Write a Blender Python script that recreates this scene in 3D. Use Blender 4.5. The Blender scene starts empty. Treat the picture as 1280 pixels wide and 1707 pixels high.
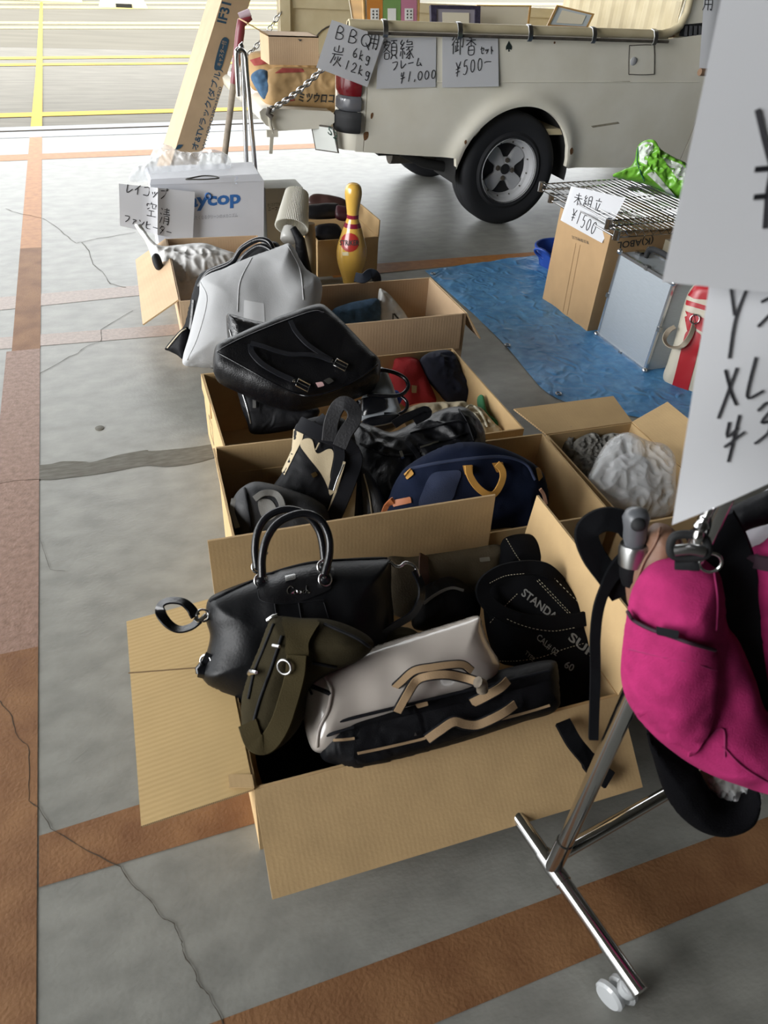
import bpy, math, random
import numpy as np
from mathutils import Vector, Matrix, noise
from mathutils.geometry import delaunay_2d_cdt, tessellate_polygon
R = math.radians
SC = bpy.context.scene
COL = SC.collection
random.seed(7)

# ---------------------------------------------------------------- camera, sky, exposure
YAW, PITCH, ROLL, CAM_H, FPX = R(22.592), R(38.394), R(4.148), 1.28, 1207.0
_fh = np.array([math.sin(YAW), math.cos(YAW), 0])
_Xh = np.array([math.cos(YAW), -math.sin(YAW), 0])
_Zv = np.array([0, 0, 1.])
_F = _fh * math.cos(PITCH) - _Zv * math.sin(PITCH)
_Uh = _fh * math.sin(PITCH) + _Zv * math.cos(PITCH)
_X = _Xh * math.cos(ROLL) + _Uh * math.sin(ROLL)
_U = _Uh * math.cos(ROLL) - _Xh * math.sin(ROLL)
_C = np.array([0, 0, CAM_H])
cam_data = bpy.data.cameras.new('camera')
cam = bpy.data.objects.new('camera', cam_data)
COL.objects.link(cam)
cam.matrix_world = Matrix(((_X[0], _U[0], -_F[0], 0), (_X[1], _U[1], -_F[1], 0), (_X[2], _U[2], -_F[2], CAM_H), (0, 0, 0, 1)))
cam_data.sensor_width = 36
cam_data.sensor_height = 36
cam_data.sensor_fit = 'AUTO'
cam_data.lens = FPX / 1707 * 36
cam_data.clip_start = 0.02
cam_data.clip_end = 200
cam_data.dof.use_dof = True
cam_data.dof.focus_distance = 2.6
cam_data.dof.aperture_fstop = 9.0
SC.camera = cam

world = bpy.data.worlds.new('overcast_sky')
SC.world = world
world.use_nodes = True
wn = world.node_tree
wn.nodes.clear()
wo = wn.nodes.new('ShaderNodeOutputWorld')
wb = wn.nodes.new('ShaderNodeBackground')
wg = wn.nodes.new('ShaderNodeTexGradient')
wr = wn.nodes.new('ShaderNodeValToRGB')
wt = wn.nodes.new('ShaderNodeTexCoord')
ws = wn.nodes.new('ShaderNodeSeparateXYZ')
wn.links.new(wt.outputs['Generated'], ws.inputs[0])
wn.links.new(ws.outputs['Z'], wr.inputs[0])
wr.color_ramp.elements[0].color = (0.93, 0.97, 1.0, 1)
wr.color_ramp.elements[1].color = (1.0, 1.0, 1.0, 1)
wn.links.new(wr.outputs[0], wb.inputs[0])
SKY = 1.0
wb.inputs[1].default_value = SKY
wn.links.new(wb.outputs[0], wo.inputs[0])
# veiled daylight coming in through the open front and left side of the hall
sun_d = bpy.data.lights.new('veiled_sun', 'SUN')
sun = bpy.data.objects.new('veiled_sun', sun_d)
COL.objects.link(sun)
sun_d.energy = 1.5
sun_d.angle = R(50)
sun.rotation_euler = Vector((0.90, 0.30, -0.36)).to_track_quat('-Z', 'Y').to_euler()
vs = SC.view_settings
vs.view_transform = 'Standard'
vs.look = 'None'
vs.gamma = 1
vs.use_curve_mapping = False
vs.exposure = 2.0

# ---------------------------------------------------------------- camera rays (pixel of the photograph -> place in the hall)
def V(*a): return np.array(a, float)
def nrm(v):
    v = np.array(v, float); l = np.linalg.norm(v)
    return v / l if l > 1e-12 else v
def ray(u, v): return _F * FPX + _X * (u - 640) - _U * (v - 853.5)
def P(u, v, z=0.0):
    d = ray(u, v)
    return _C + d * ((z - CAM_H) / d[2])
def PD(u, v, depth):
    return _C + ray(u, v) * (depth / FPX)
def depth_of(p): return float((np.array(p) - _C).dot(_F))
class Plane:
    def __init__(s, p, n):
        s.p = np.array(p, float); s.n = nrm(n)
    def __call__(s, u, v, off=0.0):
        d = ray(u, v)
        return _C + d * ((s.p + s.n * off - _C).dot(s.n) / d.dot(s.n))

# ---------------------------------------------------------------- materials
def lin(c):
    if isinstance(c, str):
        c = [int(c[i:i + 2], 16) / 255 for i in (0, 2, 4)]
        c = [x / 12.92 if x <= .04045 else ((x + .055) / 1.055) ** 2.4 for x in c]
    return (*c[:3], 1)
MATS = {}
def mat(name, color, rough=.6, metal=0, spec=.5, noise_amt=0, noise_scale=20, color2=None, bump=0, bump_scale=80,
        wave=0, wave_scale=60, wave_axis='Y', alpha=1, trans=0, sheen=0, coat=0, transl=0, emit=0, detail=4, stretch=None, wave_col=0, crease=0, crease_scale=16):
    if name in MATS: return MATS[name]
    m = bpy.data.materials.new(name); MATS[name] = m
    m.use_nodes = True
    nt = m.node_tree; N = nt.nodes; L = nt.links
    b = N['Principled BSDF']
    b.inputs['Base Color'].default_value = lin(color)
    b.inputs['Roughness'].default_value = rough
    b.inputs['Metallic'].default_value = metal
    b.inputs['Specular IOR Level'].default_value = spec
    b.inputs['Alpha'].default_value = alpha
    b.inputs['Transmission Weight'].default_value = trans
    b.inputs['Coat Weight'].default_value = coat
    if sheen:
        b.inputs['Sheen Weight'].default_value = sheen
        b.inputs['Sheen Roughness'].default_value = .6
    tc = N.new('ShaderNodeTexCoord')
    src = tc.outputs['Object']
    if stretch:
        mp = N.new('ShaderNodeMapping'); mp.inputs['Scale'].default_value = stretch
        L.new(src, mp.inputs[0]); src = mp.outputs[0]
    col_out = None
    if noise_amt or color2:
        nz = N.new('ShaderNodeTexNoise'); nz.inputs['Scale'].default_value = noise_scale
        nz.inputs['Detail'].default_value = detail
        L.new(src, nz.inputs['Vector'])
        rp = N.new('ShaderNodeValToRGB')
        rp.color_ramp.elements[0].position = .32; rp.color_ramp.elements[1].position = .68
        a = np.array(lin(color)); c2 = np.array(lin(color2)) if color2 else a
        if not color2:
            rp.color_ramp.elements[0].color = tuple(np.clip(a * (1 - noise_amt), 0, 1)[:3]) + (1,)
            rp.color_ramp.elements[1].color = tuple(np.clip(a * (1 + noise_amt), 0, 1)[:3]) + (1,)
        else:
            rp.color_ramp.elements[0].color = tuple(a); rp.color_ramp.elements[1].color = tuple(c2)
        L.new(nz.outputs['Fac'], rp.inputs[0]); col_out = rp.outputs[0]
    wv = None
    if wave or wave_col:
        wv = N.new('ShaderNodeTexWave'); wv.bands_direction = wave_axis
        wv.inputs['Scale'].default_value = wave_scale; wv.inputs['Distortion'].default_value = .6
        wv.inputs['Detail'].default_value = 1
        L.new(src, wv.inputs['Vector'])
        if wave_col:
            mx = N.new('ShaderNodeMix'); mx.data_type = 'RGBA'; mx.blend_type = 'MULTIPLY'
            mx.inputs['Factor'].default_value = wave_col
            if col_out: L.new(col_out, mx.inputs['A'])
            else: mx.inputs['A'].default_value = lin(color)
            L.new(wv.outputs['Color'], mx.inputs['B']); col_out = mx.outputs['Result']
    if col_out: L.new(col_out, b.inputs['Base Color'])
    h = None
    if bump:
        nb = N.new('ShaderNodeTexNoise'); nb.inputs['Scale'].default_value = bump_scale
        nb.inputs['Detail'].default_value = 5
        L.new(src, nb.inputs['Vector'])
        bp = N.new('ShaderNodeBump'); bp.inputs['Strength'].default_value = bump; bp.inputs['Distance'].default_value = .004
        L.new(nb.outputs['Fac'], bp.inputs['Height']); h = bp
    if crease:
        nc = N.new('ShaderNodeTexNoise'); nc.inputs['Scale'].default_value = crease_scale; nc.inputs['Detail'].default_value = 3; nc.inputs['Distortion'].default_value = 1.2
        nc.noise_type = 'RIDGED_MULTIFRACTAL'
        L.new(src, nc.inputs['Vector'])
        bp3 = N.new('ShaderNodeBump'); bp3.inputs['Strength'].default_value = crease; bp3.inputs['Distance'].default_value = .016
        L.new(nc.outputs['Fac'], bp3.inputs['Height'])
        if h: L.new(h.outputs[0], bp3.inputs['Normal'])
        h = bp3
    if wave:
        bp2 = N.new('ShaderNodeBump'); bp2.inputs['Strength'].default_value = wave; bp2.inputs['Distance'].default_value = .002
        L.new(wv.outputs['Fac'], bp2.inputs['Height'])
        if h: L.new(h.outputs[0], bp2.inputs['Normal'])
        h = bp2
    if h: L.new(h.outputs[0], b.inputs['Normal'])
    if transl:
        t = N.new('ShaderNodeBsdfTranslucent'); t.inputs[0].default_value = lin(color)
        mxs = N.new('ShaderNodeMixShader'); mxs.inputs[0].default_value = transl
        L.new(b.outputs[0], mxs.inputs[1]); L.new(t.outputs[0], mxs.inputs[2])
        L.new(mxs.outputs[0], N['Material Output'].inputs[0])
    return m

# ---------------------------------------------------------------- mesh builder
class MB:
    def __init__(s): s.v = []; s.f = []; s.m = []
    def add(s, vs_, fs, mi=0):
        o = len(s.v); s.v += [np.array(x, float) for x in vs_]
        for f in fs: s.f.append(tuple(i + o for i in f)); s.m.append(mi)
        return s
    def hexa(s, b, t, mi=0):      # four bottom, four top corners
        return s.add(list(b) + list(t), [(3, 2, 1, 0), (4, 5, 6, 7), (0, 1, 5, 4), (1, 2, 6, 5), (2, 3, 7, 6), (3, 0, 4, 7)], mi)
    def slab(s, a, b, c, d, n, t, mi=0):   # quad a b c d thickened by t along n
        n = np.array(n, float) * t
        q = [np.array(x, float) for x in (a, b, c, d)]
        return s.hexa(q, [x + n for x in q], mi)
    def box(s, lo, hi, mi=0):
        x0, y0, z0 = lo; x1, y1, z1 = hi
        return s.hexa([(x0, y0, z0), (x1, y0, z0), (x1, y1, z0), (x0, y1, z0)], [(x0, y0, z1), (x1, y0, z1), (x1, y1, z1), (x0, y1, z1)], mi)
    def grid(s, pts, closed_u=False, closed_v=False, mi=0):
        nu = len(pts); nv = len(pts[0]); fl = [p for r in pts for p in r]; fs = []
        for i in range(nu - (0 if closed_u else 1)):
            for j in range(nv - (0 if closed_v else 1)):
                i2 = (i + 1) % nu; j2 = (j + 1) % nv
                fs.append((i * nv + j, i * nv + j2, i2 * nv + j2, i2 * nv + j))
        return s.add(fl, fs, mi)
    def tube(s, path, r, k=10, closed=False, caps=True, mi=0):
        path = [np.array(p, float) for p in path]; n = len(path)
        rs = r if hasattr(r, '__len__') else [r] * n
        T = []
        for i in range(n):
            a = path[(i - 1) % n] if (closed or i > 0) else path[i]
            b = path[(i + 1) % n] if (closed or i < n - 1) else path[i]
            T.append(nrm(b - a))
        ref = np.array([0, 0, 1.]) if abs(T[0][2]) < .9 else np.array([1., 0, 0])
        x = nrm(np.cross(T[0], ref)); rows = []
        for i in range(n):
            x = nrm(x - T[i] * x.dot(T[i])); y = np.cross(T[i], x)
            rows.append([path[i] + (x * math.cos(a) + y * math.sin(a)) * rs[i] for a in [2 * math.pi * j / k for j in range(k)]])
        s.grid(rows, closed_u=closed, closed_v=True, mi=mi)
        if caps and not closed:
            s.add(rows[0], [tuple(range(k))], mi); s.add(rows[-1], [tuple(reversed(range(k)))], mi)
        return s
    def ribbon(s, path, w, nrmls, t=.003, mi=0, closed=False):
        path = [np.array(p, float) for p in path]; n = len(path)
        one = not (isinstance(nrmls, list))
        ws_ = w if hasattr(w, '__len__') else [w] * n
        rows = []
        for i in range(n):
            a = path[(i - 1) % n] if (closed or i > 0) else path[i]
            b = path[(i + 1) % n] if (closed or i < n - 1) else path[i]
            T = nrm(b - a); N_ = np.array(nrmls if one else nrmls[i], float)
            sd = nrm(np.cross(T, N_)); N2 = nrm(np.cross(sd, T)); hw = ws_[i] / 2
            rows.append([path[i] - sd * hw, path[i] - sd * hw * .9 + N2 * t, path[i] + sd * hw * .9 + N2 * t, path[i] + sd * hw, path[i] + sd * hw * .9 - N2 * t * .3, path[i] - sd * hw * .9 - N2 * t * .3])
        s.grid(rows, closed_u=closed, closed_v=True, mi=mi)
        if not closed:
            s.add(rows[0], [tuple(range(6))], mi); s.add(rows[-1], [tuple(reversed(range(6)))], mi)
        return s
    def ring(s, c, n, R_, r, k=24, kk=8, sx=1, up=None, mi=0):
        n = nrm(n); up = nrm(up) if up is not None else nrm(np.cross(n, (0.3, 1, .2)))
        x = nrm(np.cross(up, n)); y = np.cross(n, x)
        return s.tube([np.array(c) + (x * math.cos(a) * sx + y * math.sin(a)) * R_ for a in [2 * math.pi * i / k for i in range(k)]], r, kk, closed=True, mi=mi)
    def lathe(s, prof, base, axis=(0, 0, 1), k=32, mi=0, caps=True):
        axis = nrm(axis); ref = np.array([1., 0, 0]) if abs(axis[0]) < .9 else np.array([0, 1., 0])
        x = nrm(np.cross(axis, ref)); y = np.cross(axis, x)
        rows = [[np.array(base) + axis * h + (x * math.cos(a) + y * math.sin(a)) * r for a in [2 * math.pi * j / k for j in range(k)]] for r, h in prof]
        s.grid(rows, closed_v=True, mi=mi)
        if caps:
            if prof[0][0] > 1e-5: s.add(rows[0], [tuple(reversed(range(k)))], mi)
            if prof[-1][0] > 1e-5: s.add(rows[-1], [tuple(range(k))], mi)
        return s
    def poly(s, pts, n, t=.001, mi=0):       # a flat outline given its own thickness
        pts = [np.array(p, float) for p in pts]; nn = np.array(n, float) * t
        tri = tessellate_polygon([[Vector(p) for p in pts]])
        k = len(pts); top = [p + nn for p in pts]
        s.add(top, [tuple(x) for x in tri], mi)
        s.add(pts + top, [(i, (i + 1) % k, k + (i + 1) % k, k + i) for i in range(k)], mi)
        return s

def wloc(o):
    l = np.array(o.location, float)
    while o.parent is not None:
        o = o.parent; l = l + np.array(o.location)
    return l
def obj(name, mb, m, parent=None, smooth=False, base=None, sharp=None):
    vsx = np.array(mb.v)
    if parent is None:
        if base is None:
            lo, hi = vsx.min(0), vsx.max(0); base = ((lo[0] + hi[0]) / 2, (lo[1] + hi[1]) / 2, lo[2])
        off = np.array(base, float)
    else: off = wloc(parent)
    me = bpy.data.meshes.new(name)
    me.from_pydata([tuple(x) for x in (vsx - off)], [], mb.f)
    for mm in (m if isinstance(m, (list, tuple)) else [m]): me.materials.append(mm)
    me.polygons.foreach_set('material_index', mb.m)
    import bmesh
    bm = bmesh.new(); bm.from_mesh(me)
    bmesh.ops.remove_doubles(bm, verts=bm.verts, dist=1e-5)
    bmesh.ops.recalc_face_normals(bm, faces=bm.faces)
    bm.to_mesh(me); bm.free()
    if smooth:
        me.polygons.foreach_set('use_smooth', [True] * len(me.polygons))
        me.set_sharp_from_angle(angle=R(smooth if smooth is not True else 50))
    me.update()
    o = bpy.data.objects.new(name, me)
    COL.objects.link(o)
    if parent is None: o.location = tuple(off)
    else: o.parent = parent
    return o
def tag(o, label, cat, group=None):
    o['label'] = label; o['category'] = cat
    if group: o['group'] = group
    return o
def thing(name, label, cat, loc, group=None):
    o = bpy.data.objects.new(name, None); COL.objects.link(o)
    o.location = tuple(float(x) for x in loc); o.empty_display_size = .05
    return tag(o, label, cat, group)
def struct(name, mb, m, smooth=False, parent=None):
    o = obj(name, mb, m, parent, smooth, base=(0, 0, 0) if parent is None else None)
    if parent is None: o['kind'] = 'structure'
    return o

# ---------------------------------------------------------------- curves in pixels / space
def cr(pts, n=6, closed=False):
    pts = [np.array(p, float) for p in pts]; m = len(pts); out = []
    for i in range(m if closed else m - 1):
        if closed: p0, p1, p2, p3 = pts[(i - 1) % m], pts[i], pts[(i + 1) % m], pts[(i + 2) % m]
        else:
            p1, p2 = pts[i], pts[i + 1]; p0 = pts[i - 1] if i > 0 else 2 * p1 - p2; p3 = pts[i + 2] if i + 2 < m else 2 * p2 - p1
        for k in range(n):
            t = k / n
            out.append(.5 * ((2 * p1) + (-p0 + p2) * t + (2 * p0 - 5 * p1 + 4 * p2 - p3) * t * t + (-p0 + 3 * p1 - 3 * p2 + p3) * t ** 3))
    if not closed: out.append(pts[-1])
    return out
def resample(poly, step):
    poly = np.array(poly + [poly[0]]); d = np.r_[0, np.cumsum(np.linalg.norm(np.diff(poly, axis=0), axis=1))]
    n = max(8, int(d[-1] / step)); t = np.linspace(0, d[-1], n, endpoint=False)
    return np.stack([np.interp(t, d, poly[:, k]) for k in range(2)], 1)

class Soft:
    """A filled, stuffed shape: an outline on a real plane, bulging to both sides (bags, cloth, wrapped goods)."""
    def __init__(s, outline, anchor, n, front=.05, back=.04, rad=.05, wr=.004, ws=9, seed=0, smooth=True, cells=40, ridge=False, power=2., push=0):
        p = P(*anchor) if len(anchor) == 3 else PD(*anchor[:3])
        if len(anchor) == 4: p = PD(anchor[0], anchor[1], anchor[3])
        s.pl = Plane(p, n); s.n = s.pl.n
        up = nrm(V(0, 0, 1) - s.n * s.n[2]) if abs(s.n[2]) < .999 else V(0, 1, 0)
        s.up = up; s.rt = nrm(np.cross(up, s.n)); s.front = front; s.back = back; s.rad = rad; s.wr = wr; s.ws = ws * 1.7; s.seed = seed; s.ridge = ridge; s.pw = power
        w = [s.pl(*q) for q in outline]
        p2 = [np.array([(q - p).dot(s.rt), (q - p).dot(s.up)]) for q in w]
        if smooth: p2 = cr(p2, 6, True)
        ext = max(np.ptp(np.array(p2)[:, 0]), np.ptp(np.array(p2)[:, 1])); s.step = ext / (cells * 1.3)
        s.out = resample([np.array(q) for q in p2], s.step)
    def dist(s, q):
        a = s.out; b = np.roll(a, -1, 0); q = np.atleast_2d(q)
        ab = b - a; t = np.clip(((q[:, None] - a) * ab).sum(-1) / np.maximum((ab ** 2).sum(-1), 1e-12), 0, 1)
        d = np.linalg.norm(q[:, None] - (a + ab * t[..., None]), axis=-1).min(1)
        x, y = q[:, 0][:, None], q[:, 1][:, None]
        c = ((a[:, 1] > y) != (b[:, 1] > y)) & (x < (b[:, 0] - a[:, 0]) * (y - a[:, 1]) / np.where(np.abs(b[:, 1] - a[:, 1]) < 1e-12, 1e-12, b[:, 1] - a[:, 1]) + a[:, 0])
        return np.where(c.sum(1) % 2 == 1, d, 0)
    def prof(s, d):
        t = np.clip(d / s.rad, 0, 1)
        return (1 - (1 - t) ** s.pw) ** (1 / s.pw)
    def wrinkle(s, q, d, side=0):
        v = Vector((q[0] * s.ws + s.seed * 3.1, q[1] * s.ws, s.seed + side * 5))
        if s.ridge: x = 1 - 2 * abs(noise.noise(v)) + .5 * (1 - 2 * abs(noise.noise(v * 2.3))) - .6
        else: x = noise.noise(v) + .5 * noise.noise(v * 2.1)
        return s.wr * x * min(1, d / (s.rad * .5 + 1e-6))
    def height(s, q):
        d = float(s.dist(q)[0])
        return s.front * float(s.prof(d)) + s.wrinkle(q, d)
    def q2(s, w): return np.array([(w - s.pl.p).dot(s.rt), (w - s.pl.p).dot(s.up)])
    def __call__(s, u, v, off=0.0):
        h = 0
        for _ in range(5):
            w = s.pl(u, v, h); h = s.height(s.q2(w))
        return s.pl(u, v, h + off)
    def mesh(s, mb=None):
        mb = mb or MB(); lo = s.out.min(0); hi = s.out.max(0); g = s.step; pts = []
        rng = random.Random(s.seed)
        ys = np.arange(lo[1] + g * .5, hi[1], g * .87)
        for k, y in enumerate(ys):
            for x in np.arange(lo[0] + (g * .5 if k % 2 else 0), hi[0], g): pts.append((x + rng.uniform(-.12, .12) * g, y + rng.uniform(-.12, .12) * g))
        pts = np.array(pts); d = s.dist(pts); pts = pts[d > g * .4]
        # a ring just inside the rim keeps the rolled edge round
        nb = len(s.out); allp = [Vector(p) for p in s.out] + [Vector(p) for p in pts]
        r = delaunay_2d_cdt(allp, [(i, (i + 1) % nb) for i in range(nb)], [tuple(range(nb))], 1, 1e-7)
        v2 = np.array([tuple(x) for x in r[0]]); fs = r[2]; orig = r[3]
        dd = s.dist(v2); rim = np.zeros(len(v2), bool)
        for i, o in enumerate(orig):
            if any(x < nb for x in o): rim[i] = True
        dd[rim] = 0; pf = s.prof(dd); top = []; bot = []
        for i, q in enumerate(v2):
            b3 = s.pl.p + s.rt * q[0] + s.up * q[1]
            top.append(b3 + s.n * (s.front * pf[i] + (0 if rim[i] else s.wrinkle(q, dd[i]))))
            bot.append(b3 - s.n * (s.back * pf[i] + (0 if rim[i] else .5 * s.wrinkle(q, dd[i], 1))))
        mb.add(top, [tuple(f) for f in fs]); mb.add(bot, [tuple(reversed(f)) for f in fs])
        return mb
def soft(name, m, parent, *a, **k):
    s = Soft(*a, **k); o = obj(name, s.mesh(), m, parent, smooth=75); s.o = o
    return s
def on(s, px, off=.004, n=5, curve=True):
    q = cr(px, n) if curve else px
    return [s(p[0], p[1], off) for p in q]
def strap(name, s, px, w, m, parent, off=.004, t=.003, n=6, nn=None):
    return obj(name, MB().ribbon(on(s, px, off, n), w, nn if nn is not None else s.n, t), m, parent, smooth=40)
def cord(name, s, px, r, m, parent, off=.004, n=6, k=8, closed=False):
    q = cr(px, n, closed)
    return obj(name, MB().tube([s(p[0], p[1], off) for p in q], r, k, closed=closed), m, parent, smooth=60)
def patch(name, s, px, m, parent, off=.0012, t=.0012, sm=True, sub=.012):
    """a sewn or printed piece following the surface s"""
    q = cr(px, 5, True) if sm else [np.array(p, float) for p in px]
    q = np.array(q); per = resample([x for x in q], max(3.0, np.ptp(q, axis=0).max() / 26))
    nb = len(per); g = max(np.ptp(per[:, 0]), np.ptp(per[:, 1])) / 14; ins = []
    lo, hi = per.min(0), per.max(0)
    a = per; b = np.roll(per, -1, 0)
    for y in np.arange(lo[1] + g / 2, hi[1], g):
        for x in np.arange(lo[0] + g / 2, hi[0], g):
            c = 0
            for i in range(nb):
                if (a[i, 1] > y) != (b[i, 1] > y) and x < (b[i, 0] - a[i, 0]) * (y - a[i, 1]) / (b[i, 1] - a[i, 1]) + a[i, 0]: c += 1
            if c % 2 and np.linalg.norm(per - (x, y), axis=1).min() > g * .4: ins.append((x, y))
    r = delaunay_2d_cdt([Vector(p) for p in per] + [Vector(p) for p in ins], [(i, (i + 1) % nb) for i in range(nb)], [tuple(range(nb))], 1, 1e-6)
    top = [s(p[0], p[1], off + t) for p in r[0]]; bot = [s(p[0], p[1], off - .001) for p in r[0]]
    mb = MB(); k = len(top); mb.add(top, [tuple(f) for f in r[2]])
    from collections import Counter
    ec = Counter(tuple(sorted((f[i], f[(i + 1) % len(f)]))) for f in r[2] for i in range(len(f)))
    mb.add(top + bot, [(e[0], e[1], k + e[1], k + e[0]) for e, c in ec.items() if c == 1])
    return obj(name, mb, m, parent, smooth=60)
# ---------------------------------------------------------------- lettering
FONT_CACHE = {}
def glyphs(text, wt=0.0):
    if (text, wt) in FONT_CACHE: return FONT_CACHE[(text, wt)]
    cu = bpy.data.curves.new('lettering', 'FONT'); cu.body = text; cu.size = 1; cu.resolution_u = 3; cu.offset = wt
    o = bpy.data.objects.new('lettering', cu); COL.objects.link(o)
    dg = bpy.context.evaluated_depsgraph_get()
    me = bpy.data.meshes.new_from_object(o.evaluated_get(dg))
    vs_ = np.array([tuple(v.co) for v in me.vertices])[:, :2]; fs = [tuple(p.vertices) for p in me.polygons]
    bpy.data.objects.remove(o); bpy.data.curves.remove(cu); bpy.data.meshes.remove(me)
    vs_ = vs_ - vs_.min(0); ext = vs_.max(0); FONT_CACHE[(text, wt)] = (vs_ / ext, fs)
    return FONT_CACHE[(text, wt)]
def lettering(name, fn, text, p0, p1, up, m, parent, off=.001, mb=None, wt=0.0):
    """printed text: p0->p1 is its base line in the picture, up its height vector; it lies on the surface fn"""
    v2, fs = glyphs(text, wt); p0 = np.array(p0, float); r = np.array(p1, float) - p0; up = np.array(up, float)
    vs_ = []
    for x, y in v2:
        q = p0 + r * x + up * y; vs_.append(fn(q[0], q[1], off))
    mb2 = mb or MB(); mb2.add(vs_, fs)
    return None if mb else obj(name, mb2, m, parent)

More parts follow.
